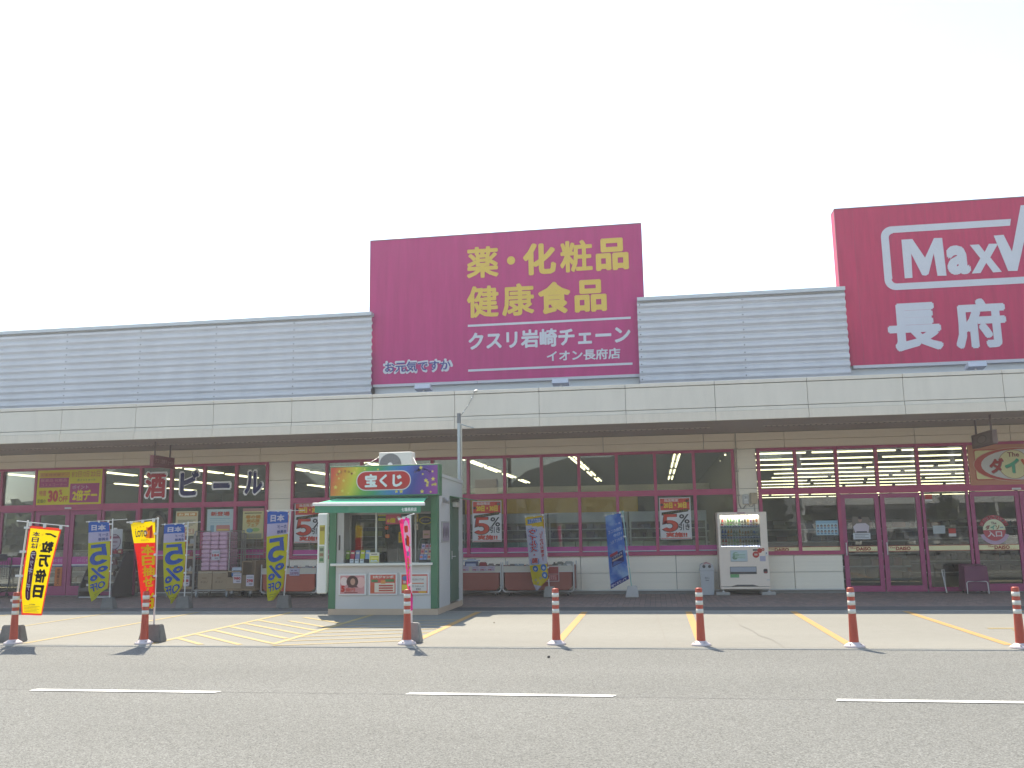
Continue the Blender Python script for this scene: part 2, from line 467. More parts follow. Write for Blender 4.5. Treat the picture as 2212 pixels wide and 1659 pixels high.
# --- wall panels: courses of long siding boards, each one a piece
def panels(x0, x1, z0, z1, m, joints, h=.455):
    z = z0; r = 0
    zs = [z0]
    n = max(1, round((z1-z0)/h))
    for i in range(1, n+1): zs.append(z0+(z1-z0)*i/n)
    xs = [x0] + [j for j in joints if x0+.25 < j < x1-.25] + [x1]
    for za, zb in zip(zs, zs[1:]):
        for xa, xb in zip(xs, xs[1:]):
            MB().box(xa+.006, YW, za+.004, xb-.006, YW+.09, zb-.004, m, .003).build('wall_panel', shop)
JU = [-22.4, -20.4, -18.4, -16.5, -14.45, -12.4, -10.45, -8.4, -6.3, -3.75, -1.25, 1.25, 3.2, 6.25, 8.4, 10.5, 12.5]
panels(-24, 15, 3.47, CEIL-.01, M_wall, JU, .22)
# piers between the window groups and the low walls beneath the sills
panels(-10.20, -9.56, .06, 3.465, M_walll, [])
panels(1.98, 2.50, .06, 3.465, M_walll, [])
panels(-13.85, -10.21, .06, .93, mat('siding_brown', (.13, .095, .085), .7, var=.08), [-12.2])
panels(-9.55, 1.97, .06, .90, M_walll, [-7.6, -5.7, -3.8, -1.9, .45])
panels(2.51, 4.38, .06, .88, M_walll, [3.25])
panels(9.6, 15, .06, 3.465, M_walll, [11.5, 13.4])
panels(-24, -19.6, .06, 3.465, M_walll, [-22])
b = MB(); b.box(-24, YW+.03, -.1, 15, YW+.2, .06, M_plinth)
b.box(-13.8, YW-.012, .045, 4.38, YW+.03, .075, M_alu); b.build('plinth', shop)
b = MB(); b.box(-24, YW+.095, 3.46, 15, YW+.14, CEIL, M_int); b.box(-10.2, YW+.095, 0, -9.56, YW+.14, 3.46, M_int)
b.box(1.98, YW+.095, 0, 2.5, YW+.14, 3.46, M_int)
for xa, xb, zt in ((-13.85, -10.2, .93), (-9.55, 1.97, .9), (2.51, 4.38, .88), (9.6, 15, 3.46), (-24, -19.6, 3.46)): b.box(xa, YW+.095, -.02, xb, YW+.14, zt, M_int)
b.build('wall_lining', shop)

# --- window groups: frame, then each pane
def frame_bars(b, xs, z0, zt, z1, w=.075, wt=.14, y0=YW-.05, y1=YW+.06, top=.07, bot=.09, m=M_mag, transom=True, skip=(), h0=-.03, h1=.03):
    b.box(xs[0]+h0, y0, z1-top, xs[-1]+h1, y1, z1, m)                     # head
    for x in xs:
        if x not in skip: b.box(x-w/2, y0-.004, z0, x+w/2, y1, z1-top, m)
    for xa, xb in zip(xs, xs[1:]):
        if transom: b.box(xa+w/2, y0, zt-wt/2, xb-w/2, y1, zt+wt/2, m)
        if bot: b.box(xa+w/2, y0, z0, xb-w/2, y1, z0+bot, m)
def pane(parent, xa, xb, za, zb, y=YW+.01):
    MB().box(xa, y, za, xb, y+.008, zb, M_glass).build('pane', parent)
def group(xs, z0, zt, z1, bands=True):
    b = MB(); frame_bars(b, xs, z0, zt, z1); win = b.build('window', shop)
    for xa, xb in zip(xs, xs[1:]):
        pane(win, xa+.03, xb-.03, z0+.08, zt-.06); pane(win, xa+.03, xb-.03, zt+.06, z1-.06)
        if bands:
            k = MB(); a = xa+.042; c = xb-.042
            k.box(a, YW-.002, z0+.125, c, YW+.006, z0+.235, M_band); k.box(a, YW-.002, z0+.105, c, YW+.006, z0+.124, M_bandw); k.box(a, YW-.002, z0+.092, c, YW+.006, z0+.104, M_bandb)
            k.build('stripe_band', win)
    return win
XM = [-9.507+.9533*i for i in range(13)]
win_mid = group(XM, .90, 2.425, 3.47)
XL = [-13.87, -12.97, -12.02, -11.10, -10.22]
win_left = group(XL, .93, 2.37, 3.47)
XR = [2.55, 3.42, 4.38]
win_right = group(XR, .88, 2.40, 3.47, bands=False)
# right hand shop front: transom lights over the doors
XD = [4.38, 5.31, 6.25, 7.34, 9.6]
b = MB(); frame_bars(b, XD, 2.33, 2.40, 3.47, bot=0, wt=.17, skip=(4.38,), h0=.035); top_r = b.build('window', shop)
for xa, xb in zip(XD[:3], XD[1:4]): pane(top_r, xa+.03, xb-.03, 2.47, 3.41)
XLD = [-19.6, -18.08, -17.02, -15.0, -13.87]
b = MB(); frame_bars(b, XLD, 2.28, 2.37, 3.47, bot=0, wt=.17, skip=(-13.87,), h1=-.035); top_l = b.build('window', shop)
for xa, xb in zip(XLD, XLD[1:]): pane(top_l, xa+.03, xb-.03, 2.44, 3.41)
# --- doors
def door(x0, x1, z1, y=YW, st=.10, head=.10, foot=.14, mid=None, m=M_magd, handle=None, sensor=False):
    b = MB(); y0, y1 = y-.02, y+.04
    b.box(x0, y0, .0, x0+st, y1, z1, m); b.box(x1-st, y0, .0, x1, y1, z1, m)
    b.box(x0+st, y0, z1-head, x1-st, y1, z1, m); b.box(x0+st, y0, .0, x1-st, y1, foot, m)
    if mid: b.box(x0+st, y0, mid[0], x1-st, y1, mid[1], m)
    d = b.build('door', shop)
    pane(d, x0+st-.01, x1-st+.01, foot-.01, (mid[0] if mid else z1-head)+.01, y+.01)
    if mid: pane(d, x0+st-.01, x1-st+.01, mid[1]-.01, z1-head+.01, y+.01)
    if handle is not None:
        k = MB(); k.tube([(handle, y0-.05, .85), (handle, y0-.05, 1.15)], .013, M_alu)
        for zz in (.88, 1.12): k.tube([(handle, y0-.05, zz), (handle, y0, zz)], .009, M_alu)
        k.build('handle', d)
    return d
dr1 = door(4.42, 5.30, 2.30, handle=4.47)
dr2 = door(5.33, 6.24, 2.30, handle=5.40)
dr3 = door(6.28, 7.33, 2.38, st=.06, head=.05, foot=.10)
dr4 = door(7.37, 8.45, 2.30, y=YW+.03, st=.09, head=.11, foot=.17)
dr5 = door(8.47, 9.56, 2.30, y=YW+.03, st=.09, head=.11, foot=.17)
dl1 = door(-17.0, -15.96, 2.28, y=YW+.03, st=.13, head=.11, foot=.25)
dl2 = door(-15.94, -15.03, 2.28, y=YW+.03, st=.11, head=.11, foot=.25)
dl3 = door(-14.97, -13.92, 2.30, st=.06, head=.05, foot=.10)
dl4 = door(-18.05, -17.05, 2.30, st=.06, head=.05, foot=.10)
dl5 = door(-19.55, -18.1, 2.30, st=.06, head=.05, foot=.10)
for d, xa, xb, txt in ((dl1, -16.87, -16.09, 'いらっしゃいませ'), (dl2, -15.83, -15.14, 'いらっしゃいませ'), (dl4, -17.99, -17.11, ''), (dl5, -19.49, -18.16, '')):
    k = MB(); yy = YW+.03 if txt else YW
    k.box(xa, yy-.004, .83, xb, yy+.006, 1.03, M_band); k.box(xa, yy-.004, .795, xb, yy+.006, .829, M_bandw); k.box(xa, yy-.004, .765, xb, yy+.006, .794, M_bandb)
    if txt: k.text(txt, wallmap(xa, .83, xb, 1.03, yy-.004), .24, .25, .97, .78, ink('#d8a8c8'), .002)
    k.build('stripe_band', d)
M_daiso = ink('#e6dfb0'); M_dred = ink('#b5402f')
def daiso_band(parent, xa, xb, y, text, z=1.0):
    k = MB(); k.box(xa, y-.006, z-.055, xb, y+.004, z+.055, M_daiso)
    k.box(xa, y-.008, z+.055, xb, y+.004, z+.067, M_dred); k.box(xa, y-.008, z-.067, xb, y+.004, z-.055, M_dred)
    if text:
        fn = wallmap(xa, z-.055, xb, z+.055, y-.006)
        o = text; wd = .60/(xb-xa)
        k.text('The', fn, o, .55, o+wd*.22, .9, M_dred, bold=.02); k.text('DAISO', fn, o+wd*.24, .12, o+wd*.8, .9, ink('#a83a28'), bold=.05); k.text('ザ・ダイソー', fn, o+wd*.82, .12, o+wd*1.08, .35, M_dred)
    k.build('stripe_band', parent)
daiso_band(win_right, 2.59, 3.38, YW-.002, .1); daiso_band(win_right, 3.46, 4.34, YW-.002, None)
daiso_band(dr1, 4.53, 5.19, YW, .05); daiso_band(dr2, 5.44, 6.13, YW, .03); daiso_band(dr3, 6.35, 7.26, YW, None)
daiso_band(dr4, 7.47, 8.35, YW+.03, .22); daiso_band(dr5, 8.57, 9.46, YW+.03, .22)
for x in (8.39, -15.98):
    k = MB(); k.box(x-.10, YW-.075, 2.325, x+.10, YW-.055, 2.372, M_bandw, .006); k.build('door_sensor', shop)

# --- canopy: soffit, fascia, vent strip
b = MB(); b.box(-24, YF+.12, CEIL, 15, YW+.2, CEIL+.06, M_soff); b.build('soffit', shop)
b = MB(); b.box(-24, YF+.02, 4.695, 15, YW+1.2, 4.72, M_roof); b.build('canopy_roof', shop)
XJ = [-24.0+.0, -22.0, -20.08, -18.15, -16.21, -14.26, -12.30, -10.30, -8.34, -6.38, -4.43, -2.49, -.56, 1.38, 3.33, 5.29, 7.27, 9.25, 11.2, 13.2, 15]
for xa, xb in zip(XJ, XJ[1:]):
    MB().box(xa+.004, YF, 4.135, xb-.004, YF+.05, 4.625, M_fasc, .004).build('fascia_panel', shop)
    MB().box(xa+.006, YF-.012, 4.640, xb-.006, YF+.06, 4.715, M_fasc, .003).build('fascia_cap', shop)
    k = MB(); k.box(xa+.005, YF-.004, 4.045, xb-.005, YF+.05, 4.122, M_fasc, .003)
    k.xprism([(YF-.03, 3.845), (YF-.03, 4.040), (YF+.06, 4.044), (YF+.06, 3.845)][::-1], xa+.004, xb-.004, M_fasc2); k.build('fascia_skirt', shop)
b = MB(); b.box(-24, YF+.052, 3.85, 15, YF+.10, 4.70, mat('joint_grey', (.16, .15, .14), .9)); b.build('fascia_backing', shop)
b = MB()
for xa, xb in ((-24, 1.35), (2.55, 6.05), (6.12, 15)): b.box(xa, 21.60, CEIL-.012, xb, 21.66, CEIL+.01, M_vent)
vs = b.build('vent_strip', shop)
hl = MB()
x = -23.9
while x < 14.9:
    if not (1.3 < x < 2.6): hl.box(x, 21.605, CEIL-.016, x+.045, 21.655, CEIL-.011, M_dark)
    x += .125
o = hl.build('vent_slot', vs); o['kind'] = 'stuff'

# --- parapet of horizontally corrugated sheets
Z0, Z1 = 4.72, 7.57
def corr(xa, xb):
    b = MB(); pr = []; pitch = .2015; z = Z1; yf = 23.75
    while z > Z0-.2:
        pr += [(yf+.08, z), (yf+.08, z-.035), (yf, z-.085), (yf, z-.150)]
        z -= pitch
    pr = [(y, zz) for y, zz in pr]
    for (ya, za), (yb, zb) in zip(pr, pr[1:]): b.face([(xa, ya, za), (xa, yb, zb), (xb, yb, zb), (xb, ya, za)], M_corr)
    s = b.build('corrugated_sheet', shop)
    k = MB()
    z = Z1 - .118
    while z > Z0:
        k.box(xa+.055, yf-.012, z-.012, xa+.079, yf, z+.012, M_dark); z -= pitch
    o = k.build('screws', s); o['kind'] = 'stuff'
def run(xa, xb, n):
    for i in range(n): corr(xa+(xb-xa)*i/n, xa+(xb-xa)*(i+1)/n)
run(-24, -7.62, 7); run(-.27, 5.06, 2); 
run(12.5, 15, 1)
for xa, xb in ((-24, -7.615), (-.262, 5.062), (12.5, 15)):
    MB().box(xa, 23.70, Z1-.01, xb, 24.1, Z1+.085, M_cap).build('parapet_cap', shop)
b = MB(); b.box(-24, 23.66, 4.70, 15, 23.80, 4.82, M_cap); b.box(-24, 24.45, 4.5, 15, 24.55, 7.5, M_roof); b.box(-7.6, 24.05, 4.7, -.28, 24.2, 5.75, M_cap); b.box(5.08, 24.05, 4.7, 12.5, 24.2, 5.75, M_cap); b.build('flashing', shop)

# --- inside: floor, ceilings, back walls
b = MB(); b.box(-24, YW+.14, -.12, 2.2, 48, .0, M_intf); b.box(2.2, YW+.14, -.12, 30, 95, .0, M_intf); b.build('interior_floor', shop)
b = MB(); b.box(-24, YW+.14, 3.90, 2.2, 48, 4.0, M_ceild); b.build('pharmacy_ceiling', shop)
b = MB(); b.box(2.2, YW+.14, 3.90, 30, 95, 4.0, M_ceil); b.build('variety_store_ceiling', shop)
b = MB(); b.box(-24.1, 48, 0, 2.2, 48.1, 3.9, M_int); b.box(2.2, 95, 0, 30, 72.1, 3.9, M_int); b.box(2.15, YW+.14, 0, 2.25, 95, 3.9, M_int)
b.box(-24.1, YW+.1, 0, -24, 48, 3.9, M_int); b.box(30, YW+.1, 0, 30.1, 95, 3.9, M_int); b.box(15, YW+.14, 0, 30, YW+.24, 4, M_int); b.build('interior_wall', shop)
b = MB(); b.box(-24.1, 24.5, 4.5, 15, 95, 4.6, M_roof); b.box(15, YW+.1, 4.5, 30, 95, 4.6, M_roof); b.build('roof', shop)

# --- strip lights burning inside
M_tube = emit('fluorescent_tube', (1.0, .97, .70), 1.15)
M_tubeh = mat('batten_white', (.4, .4, .38), .5)
def batten(L, alongx, n2):
    b = MB()
    def bx(a0, b0, z0, a1, b1, z1, m):
        if alongx: b.box(a0, b0, z0, a1, b1, z1, m)
        else: b.box(b0, a0, z0, b1, a1, z1, m)
    bx(-L/2, -.12, .03, L/2, .12, .09, M_tubeh)
    for o in ((-.07, .07) if n2 else (0,)): bx(-L/2+.03, o-.02, -.012, L/2-.03, o+.02, .028, M_tube)
    return b
la = batten(2.4, False, True).build('ceiling_light', loc=(0, 0, 0)); tag(la, 'twin tube strip light running away from the pharmacy windows', 'light', 'strip lights in the pharmacy')
spots = [(x, y) for x in (-21.2, -17.9, -14.7, -11.6, -8.6, -5.5, -2.35, .68) for y in (25.3, 28.1, 30.9, 34.5, 38.5)]
for i, (x, y) in enumerate(spots):
    o = la if i == 0 else la.copy()
    if i: C.objects.link(o)
    o.location = (x, y, 3.66)
    o['label'] = '%s twin strip light from the glass in the %s row from the left, pharmacy' % (ORD[i % 5], ORD[i//5])
lb = batten(2.4, True, False).build('ceiling_light', loc=(0, 0, 0)); tag(lb, 'long strip light in parallel rows on the variety store ceiling', 'light', 'rows of strip lights in the variety store')
i = 0
for r, y in enumerate((25.3, 27.7, 30.2, 32.7, 35.3, 38.0, 41, 44, 47.2, 50.5, 54, 58, 62, 67, 73, 80, 88)):
    x = 3.6 + random.uniform(-.4, .4); k = 0
    while x < min(28, y*.42):
        if x > y*.10 and not (r == 0 and x < 5.5):
            o = lb if i == 0 else lb.copy()
            if i: C.objects.link(o)
            o.location = (x, y, 3.70); i += 1
            o['label'] = '%s strip light from the left in the %s row from the glass, variety store' % (ORD[k], ORD[r]); k += 1
        x += 2.52
# ------------------------------------------------------------------ rooftop signs
M_sgA = mat('sign_face_pink', (.52, .042, .185), .5, var=.11, vscale=1.6, stretch=(3.5, 1, .35), spec=.15)
M_sgB = mat('sign_face_crimson', (.54, .035, .11), .5, var=.16, vscale=1.8, stretch=(4, 1, .35), spec=.15)
M_sgtrim = mat('sign_trim_grey', (.55, .54, .57), .5)
M_sgedge = mat('sign_edge', (.25, .12, .13), .6)
M_sgyel = mat('sign_letter_yellow', (.74, .48, .07), .5, var=.04, vscale=3)
M_sgwhi = mat('sign_letter_white', (.60, .60, .64), .5, var=.04, vscale=3)
M_sgblu = mat('sign_letter_blue', (.05, .05, .24), .5)
sg = thing('rooftop_sign', (-3.92, YS, 5.55), 'pink rooftop signboard with yellow and white lettering above the pharmacy', 'sign')
X0, X1, ZA, ZB = -7.74, -.085, 5.62, 9.78
b = MB(); b.box(X0, YS, ZA, X1, YS+.42, ZB, M_sgA); b.box(X0-.008, YS-.012, ZB-.0, X1+.008, YS+.43, ZB+.025, M_sgedge)
b.box(X0-.012, YS-.008, ZA, X0-.0, YS+.42, ZB, M_sgedge); b.box(X1, YS-.008, ZA, X1+.012, YS+.42, ZB, M_sgedge)
b.build('sign_panel', sg)
b = MB()
for xa, xb in ((X0+.12, -4.66), (-4.65, X1-.17)): b.box(xa, YS-.03, 5.545, xb, YS+.3, 5.618, M_sgtrim)
b.build('lower_trim', sg)
fs = lambda x0, z0, x1, z1: wallmap(x0, z0, x1, z1, YS)
b = MB()
for ch, bx in (('薬', (-4.94, 8.51, -4.04, 9.41)), ('化', (-3.35, 8.50, -2.43, 9.41)), ('粧', (-2.32, 8.52, -1.43, 9.42)), ('品', (-1.34, 8.51, -.45, 9.42)),
               ('健', (-4.94, 7.38, -4.05, 8.28)), ('康', (-3.95, 7.38, -3.06, 8.29)), ('食', (-2.95, 7.38, -2.06, 8.28)), ('品', (-1.95, 7.38, -1.08, 8.28))):
    b.text(ch, fs(*bx), 0, 0, 1, 1, M_sgyel, h=.012, bold=.042 if ch not in '薬健粧康' else .028)
b.ell(fs(-3.8, 8.84, -3.57, 9.08), .5, .5, .5, .5, M_sgyel, h=.012)
b.build('lettering', sg)
b = MB()
b.rect(fs(-4.92, 7.131, -.45, 7.193), 0, 0, 1, 1, M_sgwhi, .012); b.rect(fs(-4.92, 5.875, -.45, 5.937), 0, 0, 1, 1, M_sgwhi, .012)
b.text('クスリ岩崎チェーン', fs(-4.905, 6.465, -.475, 6.975), 0, 0, 1, 1, M_sgwhi, h=.012, bold=.036)
b.text('イオン長府店', fs(-2.745, 6.057, -.762, 6.357), 0, 0, 1, 1, M_sgwhi, h=.012, bold=.028)
b.text('お元気ですか', fs(-7.345, 5.885, -5.345, 6.295), 0, 0, 1, 1, M_sgwhi, h=.008, bold=.075)
b.build('lettering', sg)
b = MB(); b.text('お元気ですか', fs(-7.28, 5.945, -5.41, 6.235), 0, 0, 1, 1, M_sgblu, h=.016, bold=.024); b.build('lettering', sg)

sg2 = thing('rooftop_sign', (7.5, YS, 5.53), 'crimson rooftop signboard cut off by the right edge, white letters in a rounded outline', 'sign')
X0, X1, ZA, ZB = 4.985, 12.45, 5.61, 9.815
b = MB(); b.box(X0, YS, ZA, X1, YS+.46, ZB, M_sgB); b.box(X0-.005, YS-.012, ZB, X1, YS+.47, ZB+.025, M_sgedge)
b.box(X0-.01, YS-.008, ZA, X0, YS+.012, ZB, M_sgedge); b.build('sign_panel', sg2)
b = MB()
for xa, xb in ((5.16, 8.35), (8.36, 12.4)): b.box(xa, YS-.03, 5.53, xb, YS+.3, 5.608, M_sgtrim)
b.build('lower_trim', sg2)
M_w2 = M_sgwhi
M_seam = mat('sign_seam', (.40, .06, .12), .5, spec=.1)
for i in range(8):
    b = MB(); x = X0+.45+.9*i; b.box(x, YS-.0015, ZA+.01, x+.007, YS, ZB-.03, M_seam); b.build('panel_seam', sg2)
b = MB(); fn = lambda u, v, h=0: (u, YS-h, v)
def arc(cx, cz, r, a0, a1, n=7): return [(cx+r*math.cos(math.radians(a0+(a1-a0)*i/n)), cz+r*math.sin(math.radians(a0+(a1-a0)*i/n))) for i in range(n+1)]
def strip(outer, inner):
    for i in range(len(outer)-1): b.poly(fn, [outer[i], outer[i+1], inner[i+1], inner[i]], M_w2, .012)
strip([(9.30, 9.255), (6.38, 9.255)] + arc(6.38, 8.975, .28, 90, 180) + [(6.10, 7.82)] + arc(6.38, 7.82, .28, 180, 270) + [(12.0, 7.54)],
      [(9.26, 9.075), (6.40, 9.075)] + arc(6.40, 8.955, .105, 90, 180) + [(6.295, 7.84)] + arc(6.40, 7.84, .125, 180, 270) + [(12.0, 7.715)])
b.build('rounded_outline', sg2)
b = MB()
b.poly(fn, [(6.6, 7.84), (6.79, 7.84), (6.81, 8.49), (7.03, 7.90), (7.12, 7.88), (7.19, 7.92), (7.36, 8.46), (7.40, 7.86), (7.62, 7.85), (7.60, 8.86), (7.40, 8.87), (7.14, 8.36), (6.87, 8.88), (6.60, 8.88)], M_w2, .012)
b.text('a', fn, 7.66, 7.86, 8.22, 8.64, M_w2, h=.012, bold=.05)
b.poly(fn, [(8.23, 7.87), (8.44, 7.87), (8.60, 8.13), (8.74, 7.87), (8.95, 7.87), (8.71, 8.27), (8.93, 8.62), (8.71, 8.63), (8.59, 8.42), (8.47, 8.63), (8.25, 8.63), (8.47, 8.26)], M_w2, .012)
b.poly(fn, [(9.10, 7.885), (9.32, 7.875), (9.60, 8.80), (9.92, 9.60), (9.565, 9.60), (9.24, 8.39), (9.085, 8.845), (8.845, 8.84)], M_w2, .012)
b.text('alu', fn, 9.75, 7.88, 11.3, 8.63, M_w2, h=.012, bold=.06)
b.text('長', fn, 6.08, 5.92, 7.40, 7.18, M_w2, h=.012, bold=.045); b.text('府', fn, 7.70, 5.92, 8.93, 7.21, M_w2, h=.012, bold=.045)
b.text('店', fn, 9.35, 5.92, 10.6, 7.2, M_w2, h=.012, bold=.03)
b.build('lettering', sg2)

M_fl = mat('floodlight_housing', (.55, .57, .62), .45)
M_lens = mat('floodlight_lens', (.45, .47, .50), .15)
fl = []
for i, (x, lab) in enumerate(((-5.98, 'grey floodlight under the left half of the pink rooftop sign'), (-2.31, 'grey floodlight under the right half of the pink rooftop sign'), (7.84, 'grey floodlight at the foot of the crimson rooftop sign'))):
    if i == 0:
        t = thing('floodlight', (x, 23.2, 4.9), lab, 'floodlight', 'floodlights at the feet of the rooftop signs'); f0 = t
        b = MB(); b.xprism([(23.0, 5.31), (23.32, 5.27), (23.36, 5.34), (23.06, 5.44)], x-.21, x+.21, M_fl); b.build('lamp_housing', t)
        b = MB(); b.face([(x-.19, 23.075, 5.447), (x+.19, 23.075, 5.447), (x+.19, 23.345, 5.352), (x-.19, 23.345, 5.352)], M_lens); b.build('lens', t)
        b = MB(); b.tube([(x, 23.2, 4.72), (x, 23.2, 5.3)], .025, M_alu); b.build('post', t)
    else: dup(f0, (x, 23.2, 4.9), lab)

# ------------------------------------------------------------------ blade signs hung under the canopy
M_hs = mat('hanging_sign_red', (.22, .045, .06), .55, var=.1)
M_hb = mat('hanging_sign_brown', (.16, .10, .085), .6, var=.1)
M_rod = mat('hanger_rod', (.13, .08, .075), .5)
def rot_sign(cx, cz, L, hgt, ang, label, body, m, text, face2=None):
    t = thing('hanging_sign', (cx, 21.3, cz-hgt/2), label, 'sign')
    ca, sa = math.cos(ang), math.sin(ang)
    def P(a, d, z): return (cx + a*ca - d*sa, 21.3 + a*sa + d*ca, z)
    b = MB(); vs = [P(a, d, z) for z in (cz-hgt/2, cz+hgt/2) for a, d in ((-L/2, -.05), (L/2, -.05), (L/2, .05), (-L/2, .05))]
    b.raw(vs, [(0, 3, 2, 1), (4, 5, 6, 7), (0, 1, 5, 4), (1, 2, 6, 5), (2, 3, 7, 6), (3, 0, 4, 7)], m); b.build('sign_box', t)
    b = MB(); fn = lambda u, v, h=0: P(-L/2+L*u, -.05-h, cz-hgt/2+hgt*v)
    text(b, fn); b.build('lettering', t)
    for a in (-L*.36, L*.36):
        k = MB(); k.tube([P(a, 0, cz+hgt/2), P(a, 0, CEIL+.01)], .022, M_rod); k.build('rod', t)
def tx1(b, fn): b.text('クスリ岩崎チェーン', fn, .07, .3, .93, .72, ink('#b98a86'), .004)
rot_sign(-12.3, 3.40, 1.0, .28, math.radians(90), 'red blade sign with pharmacy lettering hanging above the big 酒 window letter', 'x', M_hs, tx1)
def tx2(b, fn):
    b.rect(fn, .10, .16, .90, .84, ink('#7d6a5e'), .003); b.ell(fn, .5, .5, .24, .30, ink('#57473f'), .005); b.ell(fn, .5, .5, .20, .25, ink('#8a766a'), .007)
rot_sign(7.235, 3.385, 1.3, .30, math.radians(-90), 'brown blade sign with an oval emblem hanging before the orange shop sign', 'x', M_hb, tx2)

# ------------------------------------------------------------------ things fixed to the shop front
# orange variety-store sign over the sliding doors
t = thing('shop_sign', (8.46, YW-.06, 2.45), 'orange framed shop sign with an oval logo over the right sliding doors', 'sign')
M_or = mat('sign_orange', (.50, .20, .11), .5)
b = MB(); b.box(7.40, YW-.06, 2.45, 9.53, YW-.052, 3.40, M_or); b.box(7.40, YW-.052, 2.45, 9.53, YW-.0, 3.40, M_or)
b.build('sign_panel', t)
fn = lambda u, v, h=0: (u, YW-.06-h, v)
b = MB(); b.rrect(fn, 7.52, 2.56, 9.41, 3.29, .05, .05, ink('#b55444'), .003); b.rrect(fn, 7.545, 2.59, 9.385, 3.265, .04, .04, ink('#d9cf9a'), .005)
b.ell(fn, 8.43, 2.92, .94, .40, ink('#c9a48a'), .007); b.ell(fn, 8.43, 2.92, .925, .385, ink('#b84a3e'), .009)
b.ell(fn, 8.53, 2.92, .87, .36, ink('#c9c6c2'), .011); b.ell(fn, 8.385, 2.925, .345, .345, ink('#a5825f'), .013); b.ell(fn, 8.385, 2.925, .33, .33, ink('#d6cfa0'), .015)
b.build('oval_logo', t)
b = MB()
for dx, m in ((.012, ink('#8f8a80')), (0, None)):
    h = .017 if dx else .021
    b.text('ダ', fn, 7.84+dx, 2.72-dx, 8.16+dx, 3.08-dx, m or ink('#a6342f'), h, bold=.05)
    b.text('イ', fn, 8.18+dx, 2.72-dx, 8.50+dx, 3.06-dx, m or ink('#2f9d7a'), h, bold=.05)
    b.text('ソ', fn, 8.54+dx, 2.72-dx, 8.84+dx, 3.05-dx, m or ink('#c4552f'), h, bold=.05)
    b.text('ー', fn, 8.90+dx, 2.86-dx, 9.2+dx, 2.92-dx, m or ink('#3f6fa8'), h, bold=.02)
b.text('The', fn, 8.26, 3.10, 8.52, 3.21, ink('#8a4a40'), .019, bold=.03); b.build('lettering', t)

def five(b, f, u0, v0, u1, v1, m, h, mirror=False, fat=.25):
    """block figure 5: flag, stem and round bowl"""
    pts = []
    cx, cy, rx, ry = .47, .33, .50, .33
    outer = [(cx+rx*math.cos(math.radians(a)), cy+ry*math.sin(math.radians(a))) for a in range(128, -151, -12)]
    inner = [(cx+(rx-fat*1.2)*math.cos(math.radians(a)), cy+(ry-fat*.72)*math.sin(math.radians(a))) for a in range(128, -151, -12)]
    def P(q): return (u0+(u1-u0)*((1-q[0]) if mirror else q[0]), v0+(v1-v0)*q[1])
    for i in range(len(outer)-1): b.poly(f, [P(outer[i]), P(outer[i+1]), P(inner[i+1]), P(inner[i])], m, h)
    for q in ([(.16, .84), (.90, .84), (.90, 1), (.14, 1)], [(.08, .40), (.30, .46), (.34, .84), (.14, .84)], [(.08, .40), (.30, .46), (.32, .60), (.10, .52)]): b.poly(f, [P(k) for k in q], m, h)
def poster(name, x0, z0, x1, z1, base, label, draw, cat='poster', y=None, group=None, thick=.004, tilt=0):
    y = YW-.052 if y is None else y
    b = MB(); b.box(x0, y-thick, z0, x1, y, z1, ink(base))
    fn0 = wallmap(x0, z0, x1, z1, y-thick)
    draw(b, fn0)
    return tag(b.build(name), label, cat, group)
Ypl = YW+.006    # stuck on the pane
def d_yellow(b, f):
    Y = ink('#e3d21e'); Mg = ink('#a8306e'); O = ink('#c98a2a')
    b.rect(f, .03, .80, .50, .93, O); b.rect(f, .035, .82, .495, .91, ink('#d3a232'), .003); b.text('お客様感謝デー', f, .05, .83, .48, .90, ink('#b0622a'))
    b.rect(f, .03, .50, .49, .78, Mg); b.text('医薬品 化粧品', f, .06, .66, .46, .75, ink('#c87a90')); b.text('コスメコーナー', f, .06, .53, .46, .62, ink('#c87a90'))
    b.text('30', f, .18, .08, .34, .42, ink('#c2392f'), bold=.06); b.text('%', f, .35, .28, .40, .44, ink('#c2392f'), bold=.03); b.text('OFF', f, .35, .08, .49, .24, ink('#c2392f'), bold=.03)
    b.text('定価の', f, .02, .06, .15, .17, ink('#5a5412')); b.text('特選', f, .04, .26, .15, .42, ink('#d07a3a'), bold=.03)
    for tx, a, c in (('毎月', .53, .57), ('2日', .585, .68), ('12日', .70, .80), ('22日', .82, .97)): b.text(tx, f, a, .78, c, .95, ink('#c98a2a'), bold=.03)
    b.text('ポイントカード', f, .62, .66, .90, .73, ink('#5a5a18'))
    b.rect(f, .515, .05, .965, .60, Mg); b.text('ポイント', f, .55, .44, .80, .55, ink('#d8b8c8'))
    b.text('2倍デー', f, .56, .10, .94, .42, Y, bold=.05)
poster('window_poster', -16.965, 2.45, -15.01, 3.405, '#d4c521', 'wide yellow and magenta discount poster across two windows above the left doors', d_yellow, y=YW-.056)
